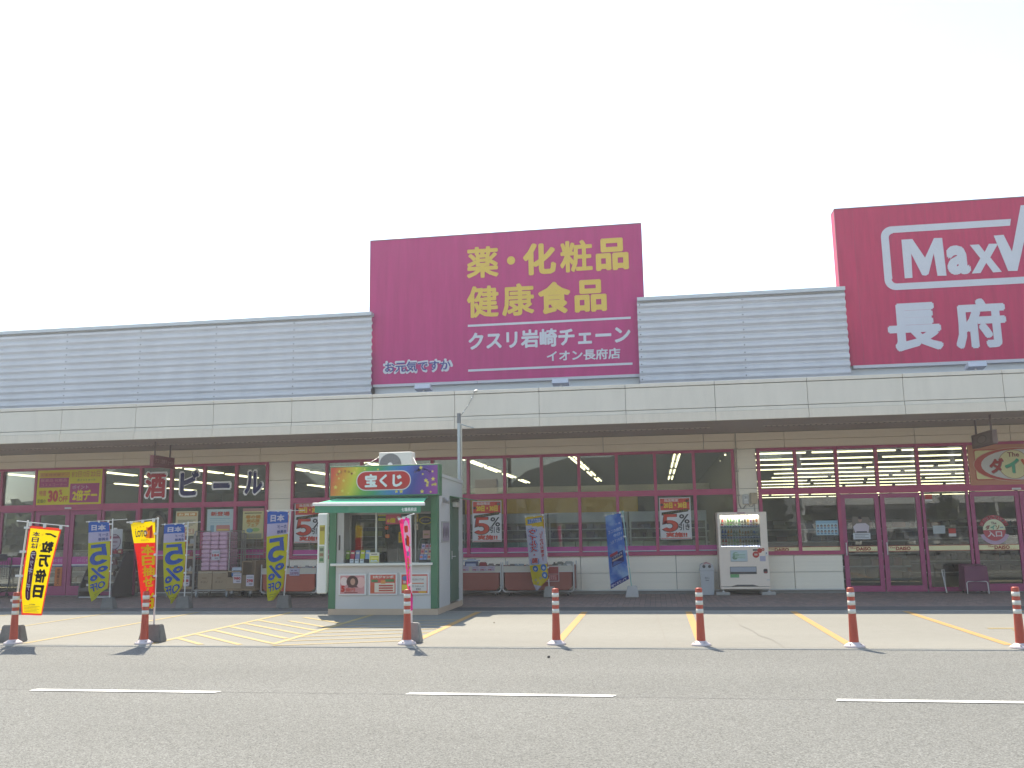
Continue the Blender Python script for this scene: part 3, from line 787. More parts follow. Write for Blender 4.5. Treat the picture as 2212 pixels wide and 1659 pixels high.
# big plotted letters on the panes
for ch, (x0, z0, x1, z1), colr, lab in (
        ('酒', (-13.71, 2.58, -13.11, 3.27), '#b8142c', 'big red 酒 letter with white outline stuck on a window'),
        ('ビ', (-12.73, 2.62, -12.19, 3.30), '#10135a', 'big navy ビ letter with white outline stuck on a window'),
        ('ー', (-11.77, 2.80, -11.29, 2.945), '#10135a', 'big navy long dash letter with white outline on a window'),
        ('ル', (-10.87, 2.63, -10.36, 3.24), '#10135a', 'big navy ル letter with white outline on the last left window')):
    yy = YW-.056 if ch == '酒' else YW+.004
    b = MB(); f = wallmap(x0, z0, x1, z1, yy)
    b.text(ch, wallmap(x0-.045, z0-.045, x1+.045, z1+.045, yy), 0, 0, 1, 1, ink('#f2f0f2'), .002, bold=.075)
    b.text(ch, f, 0, 0, 1, 1, ink(colr), .005, bold=.045)
    tag(b.build('window_letter'), lab, 'lettering', 'big letters spelling liquor and beer on the windows')
def d_five(b, f):
    R = ink('#c8402c'); K = ink('#26242a')
    b.rect(f, .03, .70, .97, .98, R); b.text('当店限定', f, .16, .90, .62, .97, ink('#d8cdc8'), bold=.03); b.ell(f, .90, .92, .06, .035, ink('#d5d0cc'))
    b.text('20日・30日', f, .14, .745, .87, .885, ink('#e4c436'), bold=.06); b.ell(f, .08, .83, .045, .03, K, .005)
    b.poly(f, [(.06, .575), (.92, .665), (.93, .73), (.07, .645)], ink('#3a3820'), .0045)
    vs, fs, _l = glyphs('イワちゃんポイントカード会員様', .02)
    b.raw([f(.10+.80*a, .59+.09*a+.05*c, .0065) for a, c in vs], fs, ink('#b9ae4a'))
    five(b, f, .025, .175, .615, .61, ink('#3a2a2c'), .004, fat=.29); five(b, f, .05, .19, .59, .60, R, .0055, fat=.24)
    b.text('%', f, .62, .37, .95, .60, K, .004, bold=.015); b.text('引き', f, .60, .215, .95, .37, K, .004, bold=.03)
    b.text('実施!!', f, .18, .05, .86, .17, R, .004, bold=.05); b.rect(f, .03, .015, .97, .03, R)
for x0, x1, z0, z1, lab in ((-9.44, -8.62, 1.315, 2.365, 'red and white discount poster on the window left of the lottery booth'),
                           (-4.645, -3.885, 1.28, 2.318, 'red and white discount poster on the window right of the lottery booth'),
                           (.098, .862, 1.283, 2.305, 'red and white discount poster near the vending machine')):
    poster('window_poster', x0, z0, x1, z1, '#cfcfcf', lab, d_five, y=YW+.004, group='discount posters with a large red five')
def d_small(c1, c2, c3):
    def d(b, f):
        b.rect(f, .06, .80, .94, .94, ink(c1)); b.text('お買得', f, .12, .82, .88, .92, ink(c3), bold=.03)
        for k in range(6): b.rect(f, .10, .62-.05*k, .90-(k % 3)*.12, .645-.05*k, ink('#8a8578'))
        b.rect(f, .30, .08, .85, .28, ink(c2)); b.text('SALE', f, .34, .11, .8, .25, ink(c3)); b.ell(f, .18, .2, .08, .1, ink(c1))
    return d
poster('window_poster', -12.81, 1.55, -12.17, 2.205, '#cfc09a', 'cream notice poster with orange rows beside the left doors', d_small('#cc8a4a', '#c89a80', '#e4dcb8'), y=YW+.004)
def d_star(b, f):
    b.text('新登場', f, .14, .72, .86, .90, ink('#c0503c'), bold=.04); b.rect(f, .1, .60, .9, .63, ink('#8fb0b8'))
    b.rrect(f, .36, .08, .88, .34, .04, .04, ink('#c8847a')); b.rect(f, .40, .12, .84, .18, ink('#d8c06a'), .004); b.rect(f, .14, .06, .28, .34, ink('#7f9fae')); b.rect(f, .12, .42, .88, .46, ink('#a8bcc0')); b.rect(f, .12, .52, .7, .55, ink('#a8bcc0'))
poster('window_poster', -11.908, 1.60, -11.157, 2.242, '#b7c8c8', 'pale blue poster with red heading on the window above the pink packs', d_star, y=YW+.004)
def d_yel(b, f):
    b.rect(f, .0, .91, 1, 1, ink('#b5807c')); b.rect(f, .08, .83, .9, .86, ink('#6a6440'))
    for k, tx in enumerate(('春の健', '康応援', 'フェア')): b.text(tx, f, .14+.04*k, .66-.13*k, .86-.04*k, .78-.13*k, ink('#c4893a'), bold=.05)
    b.ell(f, .35, .28, .16, .07, ink('#5d92a0')); b.ell(f, .64, .30, .18, .06, ink('#8fae62')); b.rect(f, .08, .02, .92, .18, ink('#9a9678'))
poster('window_poster', -10.89, 1.44, -10.30, 2.247, '#c6bb86', 'pale yellow campaign poster on the last window before the pier', d_yel, y=YW+.004)
def d_face(b, f):
    b.ell(f, .5, .72, .42, .30, ink('#4a3630')); b.ell(f, .5, .66, .30, .26, ink('#a37f70'), .004); b.rect(f, .36, .30, .64, .44, ink('#a37f70'), .0035)
    for u in (.40, .62): b.ell(f, u, .69, .045, .018, ink('#3a2a28'), .006)
    b.ell(f, .51, .55, .07, .016, ink('#a0564e'), .006); b.poly(f, [(.50, .66), (.54, .60), (.49, .60)], ink('#94705f'), .006); b.poly(f, [(.08, .0), (.92, .0), (.80, .32), (.2, .32)], ink('#6c6468'), .003)
poster('window_poster', -13.62, .95, -13.03, 2.215, '#7a6a66', 'dim portrait poster of a dark haired woman behind the left entrance glass', d_face, y=YW+.05)
def d_orange(b, f): b.vtext('使用禁止人', f, .3, .06, .7, .94, ink('#7a4420'), .003, .03)
poster('paper_notice', -16.29, .25, -16.075, .755, '#c86c34', 'narrow orange paper notice on the lower left door', d_orange, 'notice', y=YW-.0)
poster('paper_notice', 6.36, 2.10, 6.525, 2.258, '#c9c6c2', 'small red and white card high on the fixed pane', lambda b, f: b.rect(f, 0, .3, 1, 1, ink('#b83a32')), 'notice', y=YW+.004)
poster('paper_notice', 6.822, 1.265, 6.985, 1.45, '#c9c6c2', 'small red and white card low on the fixed pane', lambda b, f: b.rect(f, 0, .38, 1, 1, ink('#b83a32')), 'notice', y=YW+.004)
def d_white(b, f):
    for k in range(5): b.rect(f, .1, .75-.14*k, .9-(k % 2)*.3, .79-.14*k, ink('#9a9aa0'))
poster('paper_notice', 6.48, 1.336, 6.75, 1.522, '#a9b2b2', 'plain grey paper notice between the two red cards', d_white, 'notice', y=YW+.004)
def d_blue(b, f):
    b.rect(f, .0, .80, 1, 1, ink('#86aec0'))
    for r in range(2):
        for k in range(6):
            u = .09+.16*k
            b.ell(f, u, .64-.38*r, .055, .09, ink('#2c3644')); b.ell(f, u, .61-.38*r, .04, .065, ink('#a8968a'), .004); b.poly(f, [(u-.065, .44-.38*r), (u+.065, .44-.38*r), (u+.04, .54-.38*r), (u-.04, .54-.38*r)], ink('#5f87a4'))
poster('window_poster', 3.815, 1.335, 4.328, 1.682, '#a9c6cf', 'pale blue poster with two rows of small portraits', d_blue, y=YW+.004)
def d_man(b, f):
    b.rect(f, 0, 0, 1, .28, ink('#c4c8cc'))
    for k in range(3): b.rect(f, .1, .06+.07*k, .9-.2*(k % 2), .085+.07*k, ink('#7c8088'), .003)
    b.poly(f, [(.14, .30), (.90, .30), (.98, .58), (.76, .72), (.24, .70), (.02, .56)], ink('#c6bcc4')); b.ell(f, .46, .86, .10, .11, ink('#a08474')); b.ell(f, .46, .94, .105, .06, ink('#3a3432'), .004); b.rect(f, .2, .30, .82, .36, ink('#5a5660'), .004)
poster('window_poster', 4.66, 1.225, 5.055, 1.76, '#6f665c', 'poster of a man in white above a white caption on the single door', d_man, y=YW+.004)
# round entrance sticker
b = MB(); f = lambda u, v, h=0: (7.845+u, YW+.035-h, 1.40+v)
ring = []
def sector(r0, r1, a0, a1, m, h):
    n = 14
    for i in range(n):
        p = math.radians(a0+(a1-a0)*i/n); q = math.radians(a0+(a1-a0)*(i+1)/n)
        b.face([f(r0*math.cos(p), r0*math.sin(p), h), f(r1*math.cos(p), r1*math.sin(p), h), f(r1*math.cos(q), r1*math.sin(q), h), f(r0*math.cos(q), r0*math.sin(q), h)], m)
sector(.255, .345, 20, 160, ink('#b5555a'), .002); sector(.25, .335, 200, 340, ink('#b59ab0'), .002)
b.ell(f, 0, 0, .248, .248, ink('#cfd2b2'), .004); b.ell(f, 0, 0, .248, .248, ink('#b84e56'), .006, 20, 180, 360)
vs_t = 'いらっしゃいませ'
for i, ch in enumerate(vs_t):
    a = math.radians(152-124*i/(len(vs_t)-1)); vs, fs_, _ = glyphs(ch, .03)
    b.raw([f(.30*math.cos(a)+(p-.5)*.06*math.sin(a)+(q-.5)*.06*math.cos(a), .30*math.sin(a)-(p-.5)*.06*math.cos(a)+(q-.5)*.06*math.sin(a), .008) for p, q in vs], fs_, ink('#d8c8c8'))
b.text('The', f, -.06, .13, .06, .19, ink('#7a4a44'), .008, bold=.03)
for ch, u0, u1, cc in (('ダ', -.19, -.09, '#8f4a44'), ('イ', -.08, .02, '#3f957c'), ('ソ', .03, .12, '#a06a44')): b.text(ch, f, u0, .01, u1, .115, ink(cc), .008, bold=.05)
b.text('ー', f, .13, .05, .20, .07, ink('#5a86a8'), .008); b.text('入口', f, -.16, -.16, .16, -.02, ink('#d6d0d0'), .009, bold=.03)
tag(b.build('entrance_sticker'), 'round red and cream entrance sticker on the sliding door glass', 'sticker')
# meter boxes and conduit on the pier
t = thing('electric_meter', (2.19, YW-.09, 2.1), 'grey meter box with a round dial on the pier above the vending machine', 'meter')
b = MB(); b.box(2.12, YW-.11, 2.11, 2.265, YW-.0, 2.345, mat('meter_grey', (.50, .50, .48), .5), .012); b.build('meter_case', t)
b = MB(); b.rect(wallmap(2.15, 2.2, 2.235, 2.315, YW-.11), 0, 0, 1, 1, ink('#d0d0cc'), .002); b.text('31', wallmap(2.16, 2.24, 2.225, 2.30, YW-.11), 0, 0, 1, 1, ink('#333333'), .004); b.build('dial', t)
t = thing('junction_box', (2.385, YW-.09, 2.1), 'beige junction box with a lid beside the grey meter box', 'junction box')
b = MB(); b.box(2.315, YW-.10, 2.115, 2.455, YW, 2.36, mat('box_beige', (.45, .36, .24), .55), .01); b.build('box_body', t)
b = MB(); b.box(2.305, YW-.112, 2.35, 2.465, YW-.0, 2.38, mat('box_lid', (.40, .32, .21), .55), .004); b.build('lid', t)
M_cond = mat('conduit', (.42, .37, .31), .6)
t = thing('wall_conduit', (2.03, YW-.03, 1.9), 'thin beige conduit running down the pier from the soffit', 'conduit')
b = MB(); b.tube([(2.03, YW-.025, CEIL), (2.03, YW-.025, 2.12), (2.07, YW-.025, 2.02), (2.13, YW-.03, 2.01), (2.19, YW-.04, 2.09)], .014, M_cond)
b.build('pipe', t)
b = MB(); b.tube([(2.25, YW-.04, 2.12), (2.29, YW-.03, 2.05), (2.35, YW-.03, 2.05), (2.38, YW-.04, 2.11)], .012, M_cond); b.tube([(2.40, YW-.03, 2.11), (2.40, YW-.03, 1.7)], .012, M_cond); b.build('cable_loop', t)
for z in (3.47, 2.92, 2.33):
    k = MB(); k.box(1.995, YW-.045, z-.015, 2.065, YW-.0, z+.015, M_cond); k.build('pipe_clip', t)
# ------------------------------------------------------------------ lottery booth
M_kw = mat('booth_panel_white', (.52, .51, .50), .45, var=.04, vscale=2)
M_kg = mat('booth_green', (.035, .155, .075), .45, var=.05, vscale=3)
M_kgd = mat('booth_door_green', (.045, .115, .075), .45, var=.06, vscale=3)
M_kpl = mat('booth_plinth_tan', (.50, .37, .27), .5, var=.05, vscale=4)
M_kin = mat('booth_inside', (.20, .19, .18), .7)
M_cnt = mat('counter_white', (.66, .65, .62), .3)
M_frm = mat('window_sash_grey', (.36, .35, .35), .4, metal=.4)
M_wt = mat('painted_white', (.68, .68, .66), .4)
KX0, KX1, KY0, KY1 = -6.22, -4.085, 16.9, 19.12
kz = thing('lottery_booth', ((KX0+KX1)/2, 18.0, 0.012), 'small white and green lottery ticket booth with a rainbow signboard on top', 'booth')
b = MB(); b.box(KX0, KY0, .012, KX1, KY1, .125, M_kpl); b.build('plinth', kz)
b = MB()                                                  # shell: walls with the window opening, roof
b.box(KX0+.14, KY0, .125, KX1-.13, KY0+.05, .93, M_kw)    # front apron
b.box(KX1-.05, KY0+.14, .125, KX1, 17.96, 2.60, M_kw); b.box(KX1-.05, 18.75, .125, KX1, KY1, 2.60, M_kw); b.box(KX1-.05, 17.96, 2.22, KX1, 18.75, 2.60, M_kw)
b.box(KX0, KY0+.14, .125, KX0+.05, KY1, 2.60, M_kw); b.box(KX0+.05, KY1-.05, .125, KX1-.05, KY1, 2.60, M_kw)
b.build('body', kz)
b = MB(); b.xprism([(KY0, 2.60), (KY0, 2.66), (KY1+.05, 2.625), (KY1+.05, 2.56)][::-1], KX0-.02, KX1+.02, M_kw); b.build('roof', kz)
for xa, xb in ((KX0, KX0+.14), (KX1-.13, KX1)):
    k = MB(); k.box(xa, KY0-.012, .125, xb, KY0+.14, 2.25, M_kg, .006); k.build('corner_post', kz)
b = MB(); b.box(KX0+.14, KY0-.002, 1.93, KX1-.13, KY0+.05, 2.25, M_kgd); b.build('header', kz)
b = MB(); b.box(KX0+.06, KY0-.10, .925, KX1-.09, KY0+.42, .972, M_cnt, .006); b.build('counter', kz)
b = MB(); b.box(KX0+.05, KY0+.05, .13, KX1-.05, KY1-.05, .14, M_kin); b.box(KX0+.05, KY1-.07, .14, KX1-.05, KY1-.052, 2.59, M_kin)
b.box(KX0+.052, KY0+.4, .14, KX0+.07, KY1-.08, 2.59, M_kin); b.box(KX1-.07, KY0+.4, .14, KX1-.052, KY1-.08, 2.59, M_kin); b.box(KX0+.05, KY0+.05, 2.57, KX1-.05, KY1-.07, 2.585, M_kw); b.build('inner_lining', kz)
# window: reveal, sashes, panes
b = MB(); b.box(KX0+.14, KY0+.02, .972, KX0+.285, KY0+.40, 1.93, M_frm); b.box(KX1-.15, KY0+.10, .972, KX1-.13, KY0+.40, 1.93, M_frm)
b.box(KX0+.285, KY0+.34, .972, KX0+.32, KY0+.38, 1.93, M_frm); b.box(-5.405, KY0+.32, .972, -5.375, KY0+.38, 1.93, M_wt); b.box(-4.62, KY0+.34, .972, -4.59, KY0+.38, 1.93, M_frm)
b.box(KX0+.285, KY0+.33, 1.89, KX1-.15, KY0+.39, 1.93, M_frm); wn = b.build('window', kz)
for xa, xb in ((KX0+.32, -5.405), (-5.375, -4.62), (-4.59, KX1-.15)): pane(wn, xa, xb, .975, 1.89, KY0+.36)
b = MB(); b.tube([(KX0+.20, KY0+.01, 1.22), (KX0+.20, KY0+.01, 1.5)], .014, M_dark, 6); b.build('handle', wn)
# green side door with small canopy
b = MB(); b.box(KX1-.02, 17.98, .17, KX1+.012, 18.73, 2.20, M_kgd, .004); dd = b.build('door', kz)
b = MB(); b.box(KX1+.012, 18.05, 1.0, KX1+.02, 18.09, 1.16, M_alu); b.tube([(KX1+.02, 18.07, 1.05), (KX1+.06, 18.07, 1.05), (KX1+.06, 18.19, 1.05)], .010, M_alu, 6); b.build('handle', dd)
for z in (.45, 1.2, 1.95):
    k = MB(); k.box(KX1+.0, 18.70, z-.05, KX1+.022, 18.745, z+.05, M_alu); k.build('hinge', dd)
b = MB(); b.xprism([(17.93, 2.18), (17.93, 2.255), (18.78, 2.255), (18.78, 2.18)][::-1], KX1, KX1+.02, M_kg)
b.raw([(KX1+.02, 17.9, 2.25), (KX1+.02, 18.8, 2.25), (KX1+.40, 18.8, 2.19), (KX1+.40, 17.9, 2.19), (KX1+.02, 17.9, 2.235), (KX1+.02, 18.8, 2.235), (KX1+.40, 18.8, 2.165), (KX1+.40, 17.9, 2.165)],
      [(0, 3, 2, 1), (4, 5, 6, 7), (0, 1, 5, 4), (1, 2, 6, 5), (2, 3, 7, 6), (3, 0, 4, 7)], M_kg); b.build('door_canopy', kz)
b = MB(); b.box(KX1+.0, 18.15, 2.04, KX1+.10, 18.45, 2.14, M_wt, .01); b.build('door_lamp', kz)
b = MB(); b.box(KX1, 17.30, 2.10, KX1+.05, 17.36, 2.20, M_frm); b.tube([(KX1+.05, 17.33, 2.16), (KX1+.12, 17.28, 2.11)], .035, M_frm, 8); b.tube([(KX1+.05, 17.34, 2.12), (KX1+.10, 17.44, 2.10)], .03, M_frm, 8); b.build('security_light', kz)
# open shutter door standing out at the left side
b = MB(); b.bbox(-6.50, 17.0, .40, -6.29, 17.06, 1.93, M_wt, .02); pnl = b.build('side_panel', kz)
b = MB(); f = wallmap(-6.455, 1.33, -6.35, 1.70, 17.0); b.rect(f, 0, 0, 1, 1, ink('#b9ab4a'), .003); b.rect(f, .1, .7, .9, .9, ink('#8a7a30'), .005)
f = wallmap(-6.46, .98, -6.355, 1.30, 17.0); b.rect(f, 0, 0, 1, 1, ink('#9aa68c'), .003)
for k in range(3): b.rect(f, .15, .7-.3*k, .85, .88-.3*k, ink(('#5a6a58', '#8a6a52', '#4f7a58')[k]), .005)
b.build('notice', pnl)
# signboard: rainbow print, red pill, lettering, stars
m = bpy.data.materials.new('rainbow_print'); m.use_nodes = True
t = m.node_tree; p = t.nodes['Principled BSDF']; p.inputs['Roughness'].default_value = .35
g = t.nodes.new('ShaderNodeNewGeometry'); sp = t.nodes.new('ShaderNodeSeparateXYZ'); t.links.new(g.outputs['Position'], sp.inputs[0])
r = t.nodes.new('ShaderNodeMapRange'); r.inputs['From Min'].default_value = -6.13; r.inputs['From Max'].default_value = -4.02
cr = t.nodes.new('ShaderNodeValToRGB')
ad = t.nodes.new('ShaderNodeMath'); ad.operation = 'MULTIPLY_ADD'; ad.inputs[1].default_value = -.30
t.links.new(sp.outputs['Z'], ad.inputs[0]); t.links.new(sp.outputs['X'], ad.inputs[2])
a2 = t.nodes.new('ShaderNodeMath'); a2.inputs[1].default_value = .76; t.links.new(ad.outputs[0], a2.inputs[0])
t.links.new(a2.outputs[0], r.inputs['Value']); t.links.new(r.outputs[0], cr.inputs[0])
stops = [(0, '#c8452a'), (.10, '#d08a22'), (.22, '#c2bb2c'), (.33, '#5a9a3c'), (.44, '#1f8a5c'), (.56, '#1a7c9e'), (.68, '#2b5fae'), (.79, '#2c3382'), (.88, '#5a2f86'), (1, '#8a2f86')]
el = cr.color_ramp.elements
el[0].position = 0; el[0].color = (*lin(stops[0][1]), 1); el[1].position = 1; el[1].color = (*lin(stops[-1][1]), 1)
for ps, c in stops[1:-1]:
    e = el.new(ps); e.color = (*lin(c), 1)
t.links.new(cr.outputs[0], p.inputs['Base Color'])
b = MB(); b.box(-6.15, 16.66, 2.215, -4.0, 16.92, 2.81, M_kg, .008); b.build('signboard', kz)
SX0, SX1, SZ0, SZ1 = -6.125, -4.025, 2.245, 2.785
f = wallmap(SX0, SZ0, SX1, SZ1, 16.66)
b = MB(); b.rect(f, 0, 0, 1, 1, m, .003)
b.rrect(f, .245, .16, .755, .845, .085, .33, ink('#d9d0d0'), .006); b.rrect(f, .253, .19, .747, .815, .08, .30, ink('#bd2f2c'), .009)
def star(fn, u, v, r, m_, h, asp=.257):
    pts = [(u+r*(1 if k % 2 == 0 else .45)*asp*math.sin(math.pi*k/5), v+r*(1 if k % 2 == 0 else .45)*math.cos(math.pi*k/5)) for k in range(10)]
    b.poly(fn, pts, m_, h)
rs = random.Random(3)
for i in range(60):
    u, v = rs.random()*.96+.02, rs.random()*.9+.05
    if .23 < u < .77 and .12 < v < .88: continue
    star(f, u, v, rs.choice((.07, .05, .085)), ink('#d8c25a'), .005)
b.build('rainbow_print', kz)
b = MB(); b.text('宝くじ', f, .325, .27, .675, .74, ink('#dcdcdc'), .012, bold=.05)
b.build('lettering', kz)
b = MB()
for u0, tx, c in ((.055, 'お正月の夢', '#a84438'), (.78, 'ドリームチャンス', '#c0a0d0')):
    for i, ch in enumerate(tx):
        a = math.radians(150-120*i/(len(tx)-1)); vs, fs_, _l = glyphs(ch, .02); cu, cv = u0+.08+.075*math.cos(a), .68+.18*math.sin(a)
        b.raw([f(cu+(p_-.5)*.02, cv+(q-.5)*.085, .006) for p_, q in vs], fs_, ink(c))
b.build('arched_lettering', kz)
# awning
M_can = cloth('#86e2c0'); M_val = mat('awning_valance_green', (.04, .23, .14), .7)
aw = MB()
aw.raw([(-6.03, 16.80, 2.205), (-4.27, 16.80, 2.185), (-4.11, 15.88, 2.045), (-6.14, 15.88, 2.080), (-6.03, 16.80, 2.200), (-4.27, 16.80, 2.180), (-4.11, 15.88, 2.040), (-6.14, 15.88, 2.075)],
       [(0, 3, 2, 1), (4, 5, 6, 7), (3, 0, 4, 7), (1, 2, 6, 5)], M_can)
awn = aw.build('awning', kz)
b = MB(); b.raw([(-6.16, 15.83, 2.035), (-4.07, 15.83, 2.005), (-4.07, 15.90, 2.005), (-6.16, 15.90, 2.035), (-6.16, 15.83, 2.085), (-4.07, 15.83, 2.05), (-4.07, 15.90, 2.06), (-6.16, 15.90, 2.095)],
      [(0, 3, 2, 1), (4, 5, 6, 7), (0, 1, 5, 4), (1, 2, 6, 5), (2, 3, 7, 6), (3, 0, 4, 7)], M_wt); b.build('front_bar', awn)
n = 24; b = MB()
for i in range(n):
    xa = -6.125+1.98*i/n; xb = -6.125+1.98*(i+1)/n; ya = 15.86+.008*math.sin(i*1.1); yb = 15.86+.008*math.sin((i+1)*1.1)
    za = 2.035-.03*i/n; zb = 2.035-.03*(i+1)/n
    b.face([(xa, ya, za-.125), (xb, yb, zb-.125), (xb, yb, zb), (xa, ya, za)], M_val)
b.build('valance', awn)
b = MB(); b.text('七福長府店', wallmap(-4.49, 1.905, -4.21, 1.975, 15.84), 0, 0, 1, 1, ink('#d6e0da'), .004, bold=.035); b.build('lettering', awn)
b = MB(); b.box(-6.06, 16.78, 2.17, -4.25, 16.88, 2.24, mat('awning_roll', (.12, .28, .25), .5), .02); b.build('awning_cassette', kz)
for x in (-5.9, -4.42):
    k = MB(); k.tube([(x, 16.85, 2.14), (x+.15, 16.5, 2.08), (x, 15.92, 2.04)], .014, M_wt, 6); k.build('awning_arm', kz)
# framed posters on the apron
def kposter(x0, z0, x1, z1, label, draw, base):
    t = thing('framed_poster', ((x0+x1)/2, KY0-.02, z0), label, 'poster', 'framed posters on the booth apron')
    k = MB(); y = KY0
    k.bbox(x0, y-.03, z0, x1, y-.001, z1, mat('snap_frame', (.62, .62, .62), .35), .008); k.build('snap_frame', t)
    k = MB(); fn = wallmap(x0+.03, z0+.03, x1-.03, z1-.03, y-.03); k.rect(fn, 0, 0, 1, 1, ink(base), .001); draw(k, fn); k.build('print', t)
def dk1(b, f):
    b.ell(f, .16, .68, .15, .24, ink('#d8c4c0'), .002); b.ell(f, .84, .62, .18, .30, ink('#d6a8a4'), .002); b.ell(f, .5, .66, .24, .33, ink('#4e3430'), .003); b.ell(f, .52, .66, .10, .18, ink('#b48a78'), .004)
    b.poly(f, [(.3, .35), (.74, .35), (.62, .52), (.42, .52)], ink('#5a3a36'), .0035)
    b.text('5', f, .04, .10, .20, .46, ink('#b8342a'), .005, bold=.08); b.text('億円', f, .22, .12, .62, .32, ink('#c25a50'), .005, bold=.05); b.rect(f, .18, .04, .72, .09, ink('#8a3a30'), .005)
kposter(-6.008, .374, -5.466, .775, 'framed pink poster with a dark haired figure and a red five', dk1, '#c58a8a')
def dk2(b, f):
    b.text('3大ジャンボ', f, .10, .80, .92, .96, ink('#d8d0c8'), .003, bold=.05); b.rect(f, .04, .60, .30, .74, ink('#4a7a4a'), .003); b.rect(f, .58, .62, .94, .76, ink('#4a7a4a'), .003)
    b.rect(f, .03, .04, .14, .44, ink('#c05a3a'), .003); b.rect(f, .17, .06, .96, .56, ink('#d0c4b4'), .0025); b.rect(f, .42, .52, .60, .70, ink('#d08a4a'), .004)
    for k in range(3): b.rect(f, .34, .38-.13*k, .9, .46-.13*k, ink('#b84a3c'), .004)
kposter(-5.414, .377, -4.859, .786, 'framed red and cream prize table poster with green tabs', dk2, '#c4584a')
def dk3(b, f):
    b.rect(f, .30, .12, .97, .92, ink('#c8c4c0'), .002); b.ell(f, .16, .80, .13, .13, ink('#4a6aa0'), .003); b.rect(f, .02, .16, .28, .46, ink('#d2c23a'), .003); b.text('第1', f, .06, .52, .24, .66, ink('#d8c0b8'), .003, bold=.04)
    b.rect(f, .34, .50, .86, .55, ink('#c86a3c'), .003); b.text('10:30-17:30', f, .42, .68, .86, .78, ink('#8a8484'), .003); b.text('日 10:30-16:30', f, .42, .32, .86, .42, ink('#8a8484'), .003); b.text('定休日', f, .56, .17, .74, .27, ink('#4a4444'), .003, bold=.02); b.rect(f, .66, .02, .96, .10, ink('#cfa63c'), .004)
kposter(-4.805, .381, -4.241, .786, 'framed orange poster with opening hours on white', dk3, '#c25040')
# small framed notice on the side wall
t = thing('framed_notice', (KX1+.01, 17.5, 1.33), 'narrow framed photo notice on the right side wall of the booth', 'notice')
b = MB(); b.box(KX1+.001, 17.20, 1.34, KX1+.022, 17.82, 1.74, M_frm, .004); b.build('snap_frame', t)
b = MB(); fn = lambda u, v, h=0: (KX1+.022+h, 17.23+.56*u, 1.37+.34*v); b.rect(fn, 0, 0, 1, 1, ink('#8f8490'), .002)
for k in range(5): b.ell(fn, .12+.18*k, .45+.1*(k % 2), .07, .3, ink(('#4a3a44', '#5f5566', '#3a3038')[k % 3]), .003)
b.build('print', t)

# --- what stands on the booth
t = thing('air_conditioner', (-5.2, 18.0, 2.64), 'white air conditioner unit with a round fan grille on the booth roof', 'air conditioner')
AX0, AX1, AY0, AY1, AZ0, AZ1 = -5.545, -4.85, 17.85, 18.13, 2.66, 3.165
b = MB(); b.bbox(AX0, AY0, AZ0+.03, AX1, AY1, AZ1, mat('ac_case', (.60, .58, .54), .45, var=.03), .015); b.build('case', t)
b = MB(); cx, cz, R_ = -5.30, 2.90, .235
fn = lambda u, v, h=0: (cx+u, AY0-h, cz+v)
b.ell(fn, 0, 0, R_, R_, mat('ac_fan_recess', (.10, .10, .11), .7), .004)
for k in range(9):
    r0 = .05+.021*k
    for i in range(28):
        p = 2*math.pi*i/28; q = 2*math.pi*(i+1)/28
        b.face([fn(r0*math.cos(p), r0*math.sin(p), .012), fn((r0+.006)*math.cos(p), (r0+.006)*math.sin(p), .012), fn((r0+.006)*math.cos(q), (r0+.006)*math.sin(q), .012), fn(r0*math.cos(q), r0*math.sin(q), .012)], M_frm)
b.ell(fn, 0, 0, .052, .052, M_wt, .016); b.build('fan_grille', t)
for x in (AX0+.08, AX1-.08):
    k = MB(); k.box(x-.04, AY0-.02, AZ0-.02, x+.04, AY1+.02, AZ0+.03, M_frm); k.build('foot', t)
for s in (-1, 1):
    k = MB(); xx = AX0 if s < 0 else AX1
    k.tube([(xx, AY0+.03, AZ1-.09), (xx+s*.38, 17.2, 2.665)], .004, M_alu, 5); k.build('guy_wire', t)
# counter goods
ZC = .974
t = thing('leaflet_holder', (-5.69, 17.06, ZC), 'black counter rack holding five coloured leaflets at the left of the booth window', 'leaflet rack')
b = MB(); b.box(-5.96, 17.02, ZC, -5.46, 17.14, ZC+.025, M_dark); b.box(-5.96, 17.12, ZC, -5.46, 17.14, ZC+.16, M_dark); b.build('rack', t)
for i, c in enumerate(('#6a8a3a', '#a82f48', '#7a7fa4', '#a9ae2a', '#7a9cc4')):
    x = -5.945+.1*i
    k = MB(); k.raw([(x, 17.04, ZC+.07), (x+.085, 17.04, ZC+.07), (x+.085, 17.075, ZC+.235), (x, 17.075, ZC+.235), (x, 17.05, ZC+.07), (x+.085, 17.05, ZC+.07), (x+.085, 17.085, ZC+.235), (x, 17.085, ZC+.235)],
                    [(0, 1, 2, 3), (7, 6, 5, 4), (3, 2, 6, 7), (1, 5, 6, 2), (4, 0, 3, 7)], ink(c))
    k.rect(lambda u, v, h=0: (x+.085*u, 17.04+.035*v-h, ZC+.07+.165*v), .15, .6, .85, .8, ink('#c8c0b0'), .002); k.build('leaflet', t)
for i in range(3):
    k = MB(); x = -5.83+.1*i; k.box(x, 16.98, ZC, x+.07, 17.015, ZC+.075, ink('#c2c6cc')); k.box(x+.01, 16.979, ZC+.045, x+.06, 16.98, ZC+.06, ink('#5a6070')); k.build('pocket', t)
def flatsign(name, x0, x1, z0, z1, y, base, label, draw, cat='sign'):
    k = MB(); k.box(x0, y, z0, x1, y+.012, z1, ink(base)); draw(k, wallmap(x0, z0, x1, z1, y)); return tag(k.build(name), label, cat)
